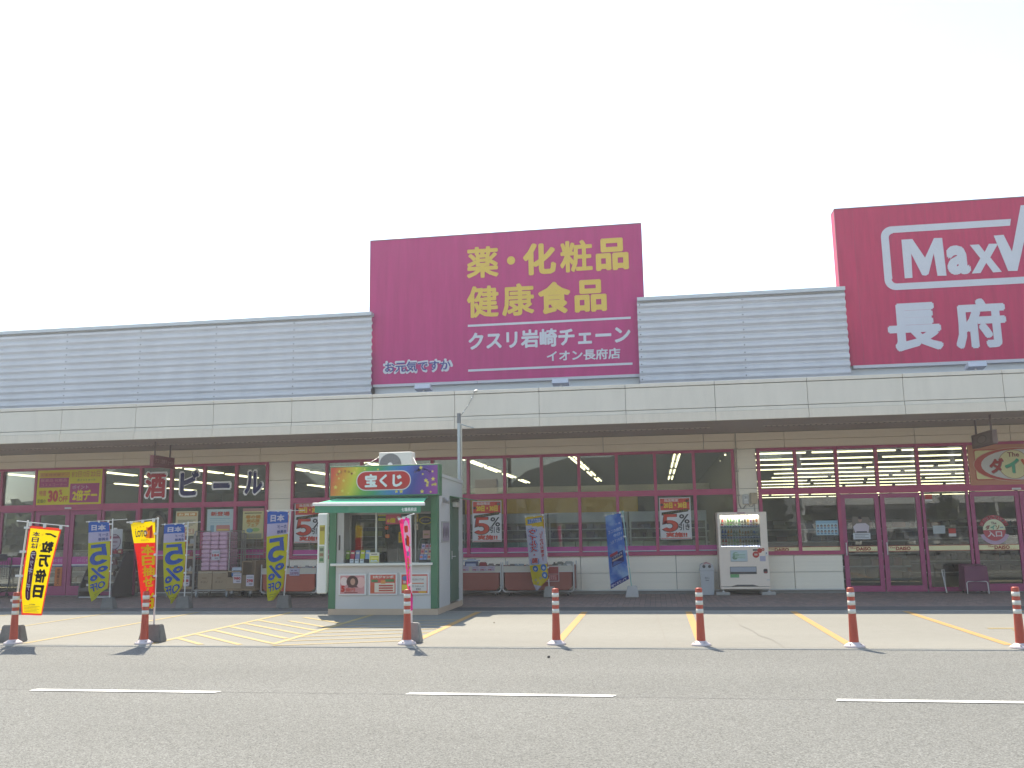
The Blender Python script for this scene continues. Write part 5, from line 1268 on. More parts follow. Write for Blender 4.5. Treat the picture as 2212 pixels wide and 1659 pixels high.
# ------------------------------------------------------------------ goods outside the shop
M_tubew = mat('wagon_tube_white', (.58, .57, .55), .4)
M_wor = mat('wagon_panel_orange', (.44, .085, .045), .55, var=.06, vscale=5)
M_wbr = mat('wagon_panel_rust', (.27, .065, .045), .55, var=.06, vscale=5)
M_wcr = mat('wagon_cream', (.52, .48, .40), .55)
M_wire = mat('cage_wire', (.32, .31, .30), .4, metal=.5)
M_cas = mat('caster_wheel', (.38, .40, .42), .5)
M_card = mat('cardboard', (.34, .245, .155), .85, var=.08, vscale=6)
M_cardd = mat('cardboard_dark', (.24, .165, .10), .85, var=.08, vscale=6)
M_wood = mat('plain_wood', (.30, .20, .12), .75, var=.12, vscale=9, stretch=(1, 1, .2))
M_tape = mat('packing_tape', (.36, .29, .20), .4)
def wagon(x0, x1, panel, label, z0=.075, z1=.74, y0=21.98, y1=22.72):
    t = thing('display_wagon', ((x0+x1)/2, (y0+y1)/2, 0), label, 'wagon', 'orange display wagons along the shop wall')
    r = .09; zb = z0+.02
    def loop(y):
        p = [(x0, z1+.06)]
        p += [(x0+r+r*math.cos(a), zb+r+r*math.sin(a)) for a in (math.radians(180+18*i) for i in range(6))]
        p += [(x1-r+r*math.cos(a), zb+r+r*math.sin(a)) for a in (math.radians(270+18*i) for i in range(6))]
        p += [(x1, z1+.06)]
        return [(x, y, z) for x, z in p]
    for y in (y0, y1):
        k = MB(); k.tube(loop(y), .016, M_tubew, 8); k.build('tube_frame', t)
    k = MB(); pp = [(x0+.05, zb+.12), (x0+.13, zb+.045), (x1-.13, zb+.045), (x1-.05, zb+.12), (x1-.05, z1-.17), (x0+.05, z1-.17)]
    k.prism(pp, y0-.004, y0+.012, panel); k.build('front_panel', t)
    k = MB(); k.box(x0+.02, y0-.012, z1-.165, x1-.02, y0+.014, z1-.03, M_wcr, .004); k.build('cream_band', t)
    for x in (x0+.01, x1-.01):
        k = MB(); k.box(x-.006, y0+.02, zb+.06, x+.006, y1-.02, z1-.03, panel); k.build('side_panel', t)
    k = MB(); k.box(x0+.02, y0+.02, z1-.16, x1-.02, y1-.02, z1-.14, M_wcr); k.box(x0+.02, y1-.03, zb+.1, x1-.02, y1-.015, z1-.03, panel); k.build('tray', t)
    k = MB(); k.tube([(x0, y0-.006, z1-.17), (x1, y0-.006, z1-.17)], .010, M_tubew, 6); k.build('cross_rail', t)
    for x in (x0+.15, x1-.15):
        for y in (y0+.04, y1-.04):
            q = MB(); q.tube([(x, y, 0.028), (x, y, zb)], .012, M_cas, 6); q.tube([(x-.012, y, .026), (x+.012, y, .026)], .026, M_dark, 10); q.build('caster', t)
    return t
wagon(-9.86, -8.40, M_wor, 'orange display wagon partly behind the blue and yellow banner nearest the booth')
wagon(-5.45, -3.745, M_wbr, 'rust red display wagon just right of the booth with price cards on its band')
wagon(-3.70, -1.985, M_wbr, 'rust red display wagon behind the white virus care banner')
rs = random.Random(5)
def goods(x0, x1, y0, y1, z, n, cols, smin, smax, name, label, cat, group):
    for i in range(n):
        x = x0+(x1-x0)*(i+.5)/n+rs.uniform(-.02, .02); y = y0+(y1-y0)*rs.random(); a = rs.uniform(smin, smax); hh = rs.uniform(smin, smax)*1.2
        k = MB()
        typ = rs.random()
        c = ink(rs.choice(cols))
        if typ < .55:
            k.bbox(x-a/2, y-a*.3, z, x+a/2, y+a*.3, z+hh, c, a*.12); k.rect(wallmap(x-a*.32, z+hh*.3, x+a*.32, z+hh*.7, y-a*.3), 0, 0, 1, 1, ink(rs.choice(('#c8c4c0', '#9a9a9a', '#b0a080'))), .002)
        else:
            k.lathe([(a*.36, z), (a*.40, z+hh*.2), (a*.38, z+hh*.7), (a*.15, z+hh*.85), (a*.15, z+hh), (0, z+hh)], x, y, c, 10)
        o = k.build(name, loc=(x, y, z)); tag(o, ORD[i]+' '+label, cat, group)
Zt = .605
goods(-9.75, -8.5, 22.08, 22.3, Zt, 12, ('#77767e', '#5a5c68', '#8f8a88', '#4c5260'), .09, .13, 'packaged_item', 'small grey pack from the left in the orange wagon by the pier', 'package', 'packs in the left orange wagon')
goods(-4.05, -3.8, 22.08, 22.3, Zt, 3, ('#7c6258', '#5f5650', '#8a7a70'), .10, .15, 'packaged_item', 'brownish pack from the left at the right end of the booth side wagon', 'package', 'brown packs in the rust wagon by the booth')
goods(-3.62, -2.95, 22.08, 22.3, Zt, 8, ('#6d7884', '#8a8078', '#77706a', '#94a0a4'), .09, .13, 'packaged_item', 'grey pack from the left in the wagon left of the white banner', 'package', 'packs left of the white banner')
goods(-2.52, -2.03, 22.08, 22.3, Zt, 7, ('#4a4a48', '#9a9a94', '#6a6a60', '#b0aaa0'), .11, .17, 'packaged_item', 'pack from the left in the wagon right of the white banner', 'package', 'packs right of the white banner')
# blue and white storage tub and red goods at the booth end
t = thing('storage_tub', (-4.52, 22.2, Zt), 'small blue storage tub with a white lid in the wagon by the booth', 'tub')
b = MB(); b.bbox(-4.66, 22.08, Zt, -4.36, 22.34, Zt+.22, ink('#46557c'), .02); b.build('tub_body', t)
b = MB(); b.bbox(-4.69, 22.05, Zt+.22, -4.33, 22.37, Zt+.25, ink('#b8c0cc'), .008); b.bbox(-4.60, 22.1, Zt+.25, -4.42, 22.3, Zt+.28, ink('#a8b2c0'), .008); b.build('lid', t)
b = MB(); b.rect(wallmap(-4.62, Zt+.03, -4.38, Zt+.17, 22.08), 0, 0, 1, 1, ink('#a4aabc'), .002); b.build('label_sticker', t)
k = MB(); k.bbox(-4.30, 22.06, Zt, -4.12, 22.2, Zt+.2, ink('#8a2f34'), .03); tag(k.build('packaged_item'), 'crimson pack beside the blue storage tub', 'package')
k = MB(); k.bbox(-4.82, 22.02, Zt, -4.70, 22.14, Zt+.46, ink('#8fa4bc'), .02); k.bbox(-4.80, 22.04, Zt+.46, -4.72, 22.12, Zt+.5, ink('#6a7f9c'), .01); tag(k.build('upright_pack'), 'tall pale blue pack standing close to the booth wall', 'package')
for i, x in enumerate((-4.62, -4.36, -4.17, -3.98)):
    k = MB(); k.box(x-.09, 21.955, .60, x+.09, 21.963, .715, ink('#b4a6b4')); f = wallmap(x-.09, .60, x+.09, .715, 21.955)
    k.text(('298', '398', '398', '398')[i], f, .06, .10, .56, .42, ink('#a03a40'), .003, bold=.04); k.text('円', f, .62, .1, .86, .4, ink('#8a6a80'), .003); k.rect(f, .1, .62, .8, .72, ink('#8a7a90'), .002)
    tag(k.build('price_card'), ('first', 'second', 'third', 'fourth')[i]+' price card from the booth on the rust wagon band', 'price card')
k = MB(); k.box(-9.105, 21.95, .525, -8.845, 21.958, .70, ink('#b0a8be')); f = wallmap(-9.105, .525, -8.845, .70, 21.95); k.text('237円', f, .06, .12, .9, .5, ink('#8a3a58'), .003, bold=.03); k.rect(f, .15, .66, .35, .78, ink('#6a6680'), .002); k.rect(f, .5, .66, .75, .78, ink('#6a6680'), .002)
tag(k.build('price_card'), 'lilac price card hung on the orange wagon by the banner', 'price card')
t = thing('notice_board', (-2.66, 21.9, .32), 'red notice board with white border behind the white virus banner', 'notice')
b = MB(); b.box(-2.985, 21.93, .34, -2.33, 21.945, .70, ink('#b8a4a4')); b.rect(wallmap(-2.985, .34, -2.33, .70, 21.93), .03, .05, .97, .95, ink('#8f3030'), .002); b.rect(wallmap(-2.985, .34, -2.33, .70, 21.93), .03, .47, .97, .50, ink('#b8a4a4'), .004); b.text('特価', wallmap(-2.96, .36, -2.36, .52, 21.93), .05, .1, .95, .9, ink('#b87a7a'), .004, bold=.03); b.build('board', t)

# --- wheeled cage carts and what they carry
def cage(x0, x1, y0, y1, z1, label, name='cage_cart', front=True):
    t = thing(name, ((x0+x1)/2, (y0+y1)/2, 0), label, 'cart')
    k = MB(); k.box(x0, y0, .16, x1, y1, .19, M_wire); k.build('base', t)
    for x in (x0, x1):
        for y in (y0, y1):
            q = MB(); q.tube([(x, y, .16), (x, y, z1)], .016, M_wire, 6); q.build('upright', t)
        q = MB(); n = 7
        for i in range(1, n): q.tube([(x, y0, .2+(z1-.25)*i/n), (x, y1, .2+(z1-.25)*i/n)], .005, M_wire, 4)
        for i in range(1, 5): q.tube([(x, y0+(y1-y0)*i/5, .2), (x, y0+(y1-y0)*i/5, z1)], .004, M_wire, 4)
        q.tube([(x, y0, z1), (x, y1, z1)], .014, M_wire, 6); q.build('wire_side', t)
    q = MB()
    for i in range(1, 9): q.tube([(x0, y1, .2+(z1-.25)*i/9), (x1, y1, .2+(z1-.25)*i/9)], .005, M_wire, 4)
    for i in range(1, 7): q.tube([(x0+(x1-x0)*i/7, y1, .2), (x0+(x1-x0)*i/7, y1, z1)], .004, M_wire, 4)
    q.build('wire_back', t)
    for x in (x0+.06, x1-.06):
        for y in (y0+.06, y1-.06):
            q = MB(); q.box(x-.03, y-.03, .09, x+.03, y+.03, .16, M_cas); q.tube([(x-.016, y+.01, .055), (x+.016, y+.01, .055)], .055, M_cas, 12); q.build('caster', t)
    return t
cage(-11.66, -10.72, 21.95, 22.75, 1.66, 'wire cage cart loaded with pink packs over two cardboard boxes')
M_pk = mat('pink_wrap', (.56, .33, .43), .4, var=.16, vscale=9, stretch=(1, 1, 2.4), bump=.5, bscale=14)
pos = ('left', 'middle', 'right')
for r, (za, zb) in enumerate(((.665, 1.195), (1.20, 1.635))):
    xs = ((-11.515, -11.275, -11.03, -10.795), (-11.505, -11.27, -11.045, -10.815))[r]
    for c in range(3):
        k = MB(); n = 5 if r == 0 else 4
        for j in range(n):
            z0_ = za+(zb-za)*j/n; z1_ = za+(zb-za)*(j+1)/n
            k.bbox(xs[c]+.004, 22.0+rs.uniform(-.008, .008), z0_+.002, xs[c+1]-.004, 22.6, z1_-.002, M_pk, .022)
        tag(k.build('pink_pack'), '%s tall pink tissue pack of the %s row on the cage cart' % (pos[c], ('lower', 'upper')[r]), 'package', 'pink packs on the cage cart')
for i, (xa, xb) in enumerate(((-11.58, -11.19), (-11.18, -10.80))):
    t = thing('cardboard_box', ((xa+xb)/2, 22.2, .195), ('left', 'right')[i]+' cardboard box under the pink packs on the cage cart', 'box', 'cardboard boxes under the pink packs')
    k = MB(); k.bbox(xa, 22.0, .195, xb, 22.6, .655, M_card, .006); k.build('carton', t)
    k = MB(); f = wallmap(xa, .195, xb, .655, 22.0); k.text('エコノ', f, .2, .36, .72, .46, ink('#5a4530'), .002, bold=.02); k.rect(f, .3, .60, .62, .64, ink('#7a6044'), .002); k.rect(f, .7, .86, .95, .93, ink('#6a5038'), .002); k.build('print', t)
    k = MB(); k.box(xa+.01, 21.996, .60, xb-.01, 22.0, .64, M_tape); k.build('tape', t)
def pcard(x0, z0, x1, z1, y, num, label):
    k = MB(); k.box(x0, y, z0, x1, y+.005, z1, ink('#c4bcc4')); f = wallmap(x0, z0, x1, z1, y)
    k.rect(f, .1, .72, .9, .86, ink('#9aa0a8'), .002); k.text(num, f, .08, .34, .92, .62, ink('#b8343a'), .003, bold=.05); k.rect(f, .4, .14, .85, .24, ink('#7a7480'), .002)
    tag(k.build('price_card'), label, 'price card')
pcard(-11.21, .93, -10.99, 1.175, 21.97, '184', 'white price card hung on the middle of the pink packs')
pcard(-10.515, .36, -10.30, .60, 21.78, '980', 'white price card on the left half of the low wooden cart')
pcard(-10.17, .285, -9.97, .56, 21.78, '298', 'white price card on the right half of the low wooden cart')
# low wooden cart with two open cartons
t = thing('low_cart', (-10.3, 22.2, 0), 'low wooden goods cart between the pink packs and the orange wagon', 'cart')
k = MB(); k.box(-10.73, 21.85, .17, -9.95, 22.6, .22, M_wood); k.build('deck', t)
for x in (-10.6, -10.1):
    for y in (21.92, 22.5):
        q = MB(); q.tube([(x-.02, y, .055), (x+.02, y, .055)], .055, M_dark, 10); q.box(x-.03, y-.03, .1, x+.03, y+.03, .17, M_cas); q.build('caster', t)
def opencarton(x0, x1, z0, z1, zc, label, m):
    k = MB(); y0, y1 = 21.83, 22.4
    k.box(x0, y0, z0, x1, y0+.008, zc, m); k.box(x0, y1, z0, x1, y1+.008, z1, m); k.box(x0, y0+.008, z0, x0+.008, y1, z1, m); k.box(x1-.008, y0+.008, z0, x1, y1, z1, m); k.box(x0+.008, y0+.008, z0, x1-.008, y1, z0+.008, m)
    k.box(x0, y0, zc, x0+.03, y0+.008, z1, m); k.box(x1-.03, y0, zc, x1, y0+.008, z1, m); k.box(x0+.03, y0, z1-.03, x1-.03, y0+.008, z1, m)
    tag(k.build('open_carton'), label, 'box')
opencarton(-10.72, -10.33, .225, .66, .5, 'open brown carton holding blue and white packs on the low cart', M_card)
opencarton(-10.32, -9.96, .225, .905, .55, 'taller open brown carton with a dark window on the low cart', M_cardd)
k = MB(); k.bbox(-10.62, 21.9, .5, -10.36, 22.3, .74, ink('#b4bcc8'), .02); k.rect(wallmap(-10.62, .5, -10.36, .74, 21.9), 0, .1, 1, .45, ink('#3a6aa8'), .002); k.rect(wallmap(-10.62, .5, -10.36, .74, 21.9), .15, .55, .9, .7, ink('#2a2c3c'), .002); tag(k.build('detergent_pack'), 'white and blue pack standing in the open carton on the low cart', 'package')
k = MB(); k.bbox(-10.29, 21.9, .235, -9.99, 22.35, .56, ink('#3c332e'), .02); tag(k.build('dark_pack'), 'dark pack inside the taller open carton', 'package')
# tall wire display behind the low cart
cage(-10.72, -10.02, 22.62, 22.86, 1.58, 'tall empty wire display rack standing against the left window', 'wire_rack')
# wire rack with mixed goods behind the middle banner
t = thing('wire_rack', (-12.0, 22.3, 0), 'wire shelf rack of mixed bright goods behind the middle 5% banner', 'rack')
for x in (-12.42, -11.72):
    for y in (22.0, 22.6):
        q = MB(); q.tube([(x, y, .0), (x, y, 1.60)], .014, M_wire, 6); q.build('upright', t)
shz = (.22, .60, .98, 1.30)
for z in shz:
    q = MB(); q.box(-12.42, 22.0, z, -11.72, 22.6, z+.012, M_wire); q.box(-12.42, 21.99, z-.01, -11.72, 22.0, z+.05, M_card); q.build('shelf', t)
for z in shz:
    goods(-12.36, -11.78, 22.04, 22.2, z+.014, 5, ('#8f3a44', '#a4a09a', '#5a4640', '#b08a8a', '#6f6a60', '#a85a4a'), .11, .16, 'packaged_item', 'pack from the left on the %s shelf of the wire rack' % {.22: 'lowest', .60: 'second', .98: 'third', 1.30: 'top'}[z], 'package', 'packs on the wire shelf rack')
pcard(-11.97, .30, -11.78, .55, 21.95, '18', 'white price card low on the wire shelf rack')
# stepped display stand near the left doors
t = thing('stepped_stand', (-14.2, 22.3, 0), 'dark stepped display stand with sloping trays between two banners', 'display stand')
M_std = mat('stand_dark', (.10, .085, .08), .6, var=.1)
for i, (z, y) in enumerate(((.22, 21.8), (.50, 21.95), (.78, 22.1), (1.06, 22.25))):
    q = MB(); xa, xb = -14.72+.03*i, -13.82-.03*i
    q.raw([(xa, y, z), (xb, y, z), (xb, y+.42, z+.12), (xa, y+.42, z+.12), (xa, y, z-.03), (xb, y, z-.03), (xb, y+.42, z+.09), (xa, y+.42, z+.09)], [(0, 1, 2, 3), (7, 6, 5, 4), (4, 5, 1, 0), (1, 5, 6, 2), (2, 6, 7, 3), (3, 7, 4, 0)], M_std)
    q.box(xa, y-.012, z-.04, xb, y, z+.05, M_std); q.build('tray', t)
for x in (-14.73, -13.81):
    q = MB(); q.xprism([(21.78, .02), (21.78, .25), (22.3, 1.12), (22.7, 1.12), (22.7, .02)][::-1], x-.012, x+.012, M_std); q.build('side_panel', t)
q = MB(); q.tube([(-14.72, 21.8, .03), (-13.82, 21.8, .03)], .018, M_tubew, 6); q.build('foot_rail', t)
for i, (z, y) in enumerate(((.24, 21.84), (.52, 21.99), (.80, 22.14), (1.08, 22.29))):
    goods(-14.62, -13.92, y+.03, y+.10, z+.02, 6, (('#4a3c36', '#3c3634'), ('#554540', '#4a4640'), ('#6a3a3c', '#5a3436'), ('#8a3038', '#a04048', '#9a5a5a'))[i], .10, .14, 'packaged_item', ('dark', 'brown', 'maroon', 'red')[i]+' pack from the left on the stepped stand', 'package', ('dark', 'brown', 'maroon', 'red')[i]+' packs on the stepped stand')
q = MB(); q.box(-14.4, 21.76, .55, -14.12, 21.766, .62, ink('#9fb0b4')); tag(q.build('price_strip'), 'pale price strip on the front of the stepped stand', 'price card')
t = thing('sign_stand', (-14.3, 22.62, 1.1), 'white card sign with a dark round print clipped on top of the stepped stand', 'sign')
q = MB(); q.box(-14.53, 22.6, 1.19, -14.10, 22.612, 1.755, ink('#a9abaf')); f = wallmap(-14.53, 1.19, -14.10, 1.755, 22.6)
q.ell(f, .5, .40, .42, .36, ink('#5a3a48'), .002); q.ell(f, .5, .40, .38, .325, ink('#a49aa4'), .004); q.rect(f, .18, .56, .80, .66, ink('#7a4058'), .006); q.rect(f, .2, .36, .7, .44, ink('#8a6a7a'), .006); q.rect(f, .2, .2, .6, .25, ink('#8a7a84'), .006); q.build('card', t)
q = MB(); q.box(-14.36, 22.59, 1.745, -14.27, 22.62, 1.79, M_alu); q.tube([(-14.31, 22.62, 1.1), (-14.31, 22.62, 1.3)], .008, M_alu, 5); q.build('clip', t)
# nested shopping trolleys at the far left
M_tro = mat('trolley_dark', (.055, .058, .065), .5)
def trolley(x, y, label):
    t = thing('shopping_trolley', (x, y, 0), label, 'trolley', 'shopping trolleys by the left wall')
    q = MB()
    x0, x1, y0, y1, z0, z1 = x-.26, x+.26, y-.38, y+.38, .48, .95
    for i in range(9):
        xx = x0+(x1-x0)*i/8; q.tube([(xx, y0, z1), (xx*.9+x*.1, y0+.05, z0)], .006, M_tro, 4)
    for i in range(5):
        zz = z0+(z1-z0)*i/4; q.tube([(x0, y0+.01, zz), (x1, y0+.01, zz)], .006, M_tro, 4)
    for sx in (x0, x1):
        for i in range(9): q.tube([(sx, y0+(y1-y0)*i/8, z0), (sx, y0+(y1-y0)*i/8, z1)], .006, M_tro, 4)
        for i in range(5): q.tube([(sx, y0, z0+(z1-z0)*i/4), (sx, y1, z0+(z1-z0)*i/4)], .006, M_tro, 4)
    q.build('basket', t)
    for sx in (x0+.02, x1-.02):
        k = MB(); k.tube([(sx, y1, 1.05), (sx, y1-.05, .5), (sx, y1-.1, .15), (sx, y0+.1, .12)], .014, M_tro, 6); k.build('frame_side', t)
        for yy in (y0+.1, y1-.1):
            k = MB(); k.tube([(sx-.012, yy, .055), (sx+.012, yy, .055)], .055, M_dark, 10); k.tube([(sx, yy, .06), (sx, yy, .14)], .012, M_tro, 5); k.build('caster', t)
    k = MB(); k.tube([(x0, y1, 1.05), (x1, y1, 1.05)], .016, M_dark, 8); k.build('handle', t)
    k = MB(); k.box(x0+.02, y0+.1, .22, x1-.02, y1-.12, .235, M_tro); k.build('lower_tray', t)
    return t
tr = trolley(-17.62, 22.3, 'dark shopping trolley nearest the left doors')
dup(tr, (-18.2, 22.3, 0), 'dark shopping trolley second from the left doors')
k = MB(); k.bbox(-17.9, 22.0, .96, -17.35, 22.5, 1.14, mat('basket_grey', (.12, .125, .14), .6), .03); tag(k.build('shopping_basket'), 'grey basket resting on the trolley nearest the left doors', 'basket')

# ------------------------------------------------------------------ vending machine and bin
M_vm = mat('vending_cream', (.78, .66, .56), .35, var=.025, vscale=1.5)
M_vmd = mat('vending_dark_gap', (.08, .075, .07), .7)  # plain dark material for the kick plate mark, door gap and slot
VX0, VX1, VY0, VY1, VZ0, VZ1 = 1.44, 2.58, 22.2, 22.86, .125, 1.91
WX0, WX1, WZ0, WZ1 = 1.50, 2.41, 1.105, 1.83
vm = thing('vending_machine', ((VX0+VX1)/2, 22.5, -.015), 'cream drinks vending machine against the pier between the two shops', 'vending machine')
b = MB(); b.bbox(VX0, VY0+.2, VZ0, VX1, VY1, VZ1, M_vm, .012); b.box(VX0, VY0+.05, VZ0+.01, WX0-.002, VY0+.2, VZ1-.01, M_vm); b.box(WX1+.002, VY0+.05, VZ0+.01, VX1, VY0+.2, VZ1-.01, M_vm); b.box(WX0-.002, VY0+.05, VZ0+.01, WX1+.002, VY0+.2, WZ0, M_vm); b.box(WX0-.002, VY0+.05, WZ1, WX1+.002, VY0+.2, VZ1-.01, M_vm); b.build('cabinet', vm)
b = MB(); b.box(VX0+.006, VY0, VZ0+.06, VX1-.006, VY0+.05, WZ0, M_vm, .004); b.box(VX0+.006, VY0, WZ1, VX1-.006, VY0+.05, VZ1-.004, M_vm, .004); b.box(VX0+.006, VY0, WZ0, WX0, VY0+.05, WZ1, M_vm); b.box(WX1, VY0, WZ0, VX1-.006, VY0+.05, WZ1, M_vm)
b.build('front_door', vm)
b = MB(); b.box(VX0+.01, VY0-.006, VZ0, VX1-.01, VY0+.05, VZ0+.05, M_vm, .004); b.poly(wallmap(0, 0, 1, 1, VY0), [(1.68, .19), (2.32, .19), (2.18, .225), (1.82, .225)], M_vmd, .003); b.box(VX0+.02, VY0+.02, VZ0+.05, VX1-.02, VY0+.045, VZ0+.06, M_vmd); b.build('kick_plate', vm)
b = MB(); b.box(WX0, VY0+.16, WZ0, WX1, VY0+.17, WZ1, mat('vending_back', (.75, .76, .80), .5))
b.box(WX0-.001, VY0+.05, WZ0, WX0+.004, VY0+.16, WZ1, M_bandw); b.box(WX1-.004, VY0+.05, WZ0, WX1+.001, VY0+.16, WZ1, M_bandw); bk = b.build('display_back', vm)
b = MB(); b.box(WX0, VY0+.012, WZ0, WX1, VY0+.018, WZ1, M_glass); b.build('display_window', vm)
rows = [(1.60, .19), (1.345, .17), (1.145, .16)]
CC = [['#b8322e', '#b8b4a4', '#5f9a4a', '#6fae5a', '#8aa88a', '#c0c6c6', '#6fae8a', '#2a221e', '#2a221e', '#c09040', '#7a4a8a', '#7a5a2a', '#b06a3a'],
      ['#4a62b0', '#4a62b0', '#c8832e', '#c8832e', '#7f8a7a', '#7a8f84', '#b88a5a', '#b08a64', '#a87a5a', '#a8825a', '#8f8a7a', '#3a5a9a', '#6a7a8a'],
      ['#c22f3c', '#c22f3c', '#c8bfa0', '#bcb88a', '#8ab87a', '#9cc08a', '#c8a070', '#6a4a34', '#7a5a3a', '#6a6a4a', '#7a7a58', '#4a5a5a', '#4a6a8a']]
for (z, hh), cs in zip(rows, CC):
    q = MB(); q.box(WX0+.005, VY0+.06, z-.012, WX1-.005, VY0+.15, z, M_bandw); q.build('rack_shelf', vm)
    q = MB(); q.box(WX0+.01, VY0+.03, z-.05, WX1-.01, VY0+.06, z-.012, ink('#8f9ac8'))
    for i in range(13):
        x = WX0+.03+.066*i; q.box(x+.006, VY0+.028, z-.04, x+.032, VY0+.03, z-.022, ink('#3a3f5a')); q.box(x+.036, VY0+.028, z-.042, x+.056, VY0+.03, z-.02, ink('#d0d2da'))
    q.build('button_strip', vm)
    for i, c in enumerate(cs):
        x = WX0+.06+.066*i; q = MB(); k = rs.uniform(.85, 1) * (1 if i < 7 else .78); h2 = hh*k; r_ = .026
        prof = [(r_, z), (r_, z+h2*.62), (r_*.5, z+h2*.8), (r_*.42, z+h2), (0, z+h2)] if i < 8 else [(r_*.9, z), (r_, z+.01), (r_, z+h2*.9), (r_*.8, z+h2), (0, z+h2)]
        q.lathe(prof, x, VY0+.105, ink(c, .3), 10); q.lathe([(r_+.0006, z+h2*.2), (r_+.0006, z+h2*.45)], x, VY0+.105, ink(('#c8c4b4', '#d0cfc8', '#a8a890')[i % 3]), 10); q.build('drink_sample', vm)
b = MB(); f = wallmap(2.00, 1.535, 2.38, 1.58, VY0+.055); b.ell(f, .06, .5, .055, .5, ink('#c8503a'), .002); b.rect(f, .14, .2, 1, .8, ink('#b8909a'), .001); b.build('price_tag_strip', vm)
# the lower front: poster, slot, coin side
b = MB(); b.bbox(1.70, VY0-.018, .755, 2.09, VY0+.002, 1.02, mat('poster_frame_grey', (.45, .48, .50), .4), .008); f = wallmap(1.715, .77, 2.075, 1.005, VY0-.018); b.rect(f, 0, 0, 1, 1, ink('#b2c2c4'), .002)
b.ell(f, .30, .62, .20, .26, ink('#7f9f84'), .004); b.ell(f, .24, .34, .17, .2, ink('#6d8c74'), .006)
for k in range(4): b.poly(f, [(.22, .30+.13*k), (.88, .26+.16*k), (.92, .34+.16*k), (.26, .40+.13*k)], ink(('#9ab4a0', '#a8c0b0', '#8fae98', '#b4c8c0')[k]), .008)
b.build('product_poster', vm)
b = MB(); b.box(1.675, VY0-.012, .47, 2.28, VY0+.004, .64, M_vmd); b.raw([(1.685, VY0-.016, .63), (2.27, VY0-.016, .63), (2.27, VY0-.03, .52), (1.685, VY0-.03, .52), (1.685, VY0-.012, .63), (2.27, VY0-.012, .63), (2.27, VY0-.012, .52), (1.685, VY0-.012, .52)], [(3, 2, 1, 0), (0, 1, 5, 4), (2, 3, 7, 6), (1, 2, 6, 5), (3, 0, 4, 7)], mat('slot_flap', (.27, .29, .33), .3)); b.build('dispensing_slot', vm)
b = MB(); b.rect(wallmap(1.675, .39, 1.875, .465, VY0), 0, 0, 1, 1, ink('#4f9a62'), .002); b.text('リサイクル', wallmap(1.69, .405, 1.86, .45, VY0), 0, 0, 1, 1, ink('#8fc09a'), .004); b.build('green_sticker', vm)
b = MB(); f = wallmap(0, 0, 1, 1, VY0); b.ell(f, 2.285, .915, .075, .075, ink('#b83a30'), .003); b.rect(f, 2.25, .895, 2.32, .935, ink('#c8b0a8'), .005); b.ell(f, 2.375, 1.005, .055, .055, ink('#b83a30'), .004); b.ell(f, 2.452, 1.03, .035, .035, ink('#b83a30'), .0045); b.ell(f, 2.452, 1.03, .02, .02, ink('#c8908a'), .006); b.rect(f, 2.22, 1.0, 2.33, 1.04, ink('#4a4a48'), .002); b.build('red_bubble_stickers', vm)
b = MB(); b.bbox(2.50, VY0-.012, .885, 2.55, VY0+.002, .98, M_bandw, .004); b.ell(f, 2.525, .945, .012, .014, M_dark, .015); b.build('lock_plate', vm)
b = MB(); b.rect(f, 2.37, .76, 2.50, .88, ink('#a8a4b8'), .003); b.rect(f, 2.50, .32, 2.57, .345, ink('#c8c4bc'), .003); b.build('paper_label', vm)
b = MB(); b.rrect(f, 2.435, .48, 2.53, .585, .03, .03, ink('#3a2a2a'), .004); b.rect(f, 2.45, .485, 2.515, .52, ink('#8f3a34'), .006); b.build('coin_return', vm)
b = MB(); b.rect(f, 1.90, 1.868, 2.09, 1.900, ink('#c4a8a8'), .002); b.text('Coca-Cola', wallmap(1.915, 1.872, 2.075, 1.896, VY0), 0, 0, 1, 1, ink('#b06a6a'), .004); b.build('brand_strip', vm)
for x in (1.50, 2.54):
    q = MB(); q.bbox(x-.17, 22.2, -.018, x+.15, 22.85, .055, mat('foot_block_concrete', (.36, .35, .33), .85, var=.1), .012); q.build('foot_block', vm)
    q = MB(); q.tube([(x, 22.26, .055), (x, 22.26, .13)], .016, M_alu, 8); q.tube([(x-.03, 22.26, .06), (x+.03, 22.26, .06)], .02, M_alu, 6); q.build('levelling_foot', vm)
# trash bin
t = thing('trash_bin', (1.15, 22.45, -.015), 'slim grey trash bin with a pink lid and two round holes beside the vending machine', 'bin')
M_bin = mat('bin_grey', (.42, .43, .44), .5, var=.05, vscale=5); M_lid = mat('bin_lid_pink', (.46, .23, .23), .5)
b = MB(); x0, x1, y0, y1 = .99, 1.31, 22.3, 22.62
b.raw([(x0+.02, y0+.03, -.015), (x1-.02, y0+.03, -.015), (x1-.02, y1-.03, -.015), (x0+.02, y1-.03, -.015), (x0, y0, .56), (x1, y0, .56), (x1, y1, .56), (x0, y1, .56)], [(0, 3, 2, 1), (0, 1, 5, 4), (1, 2, 6, 5), (2, 3, 7, 6), (3, 0, 4, 7), (4, 5, 6, 7)], M_bin)
b.bbox(x0-.012, y0-.012, .545, x1+.012, y1+.012, .585, M_bin, .008); b.build('bin_body', t)
n = 10; b = MB(); pr = [(x0, .585), (x0+.005, .66)] + [((x0+x1)/2-(.155)*math.cos(math.radians(90*i/6)), .66+.07*math.sin(math.radians(90*i/6))) for i in range(1, 7)]
pr = pr + [((x0+x1)-p[0], p[1]) for p in reversed(pr[:-1])]
b.prism(pr[::-1], y0+.005, y1-.005, M_bin); b.build('hood', t)
b = MB(); pr2 = [(x0+.05, .675), (x0+.09, .72), ((x0+x1)/2, .745), (x1-.09, .72), (x1-.05, .675), ((x0+x1)/2, .715)]
b.prism(pr2[::-1], y0-.004, y1+.004, M_lid); b.build('lid', t)
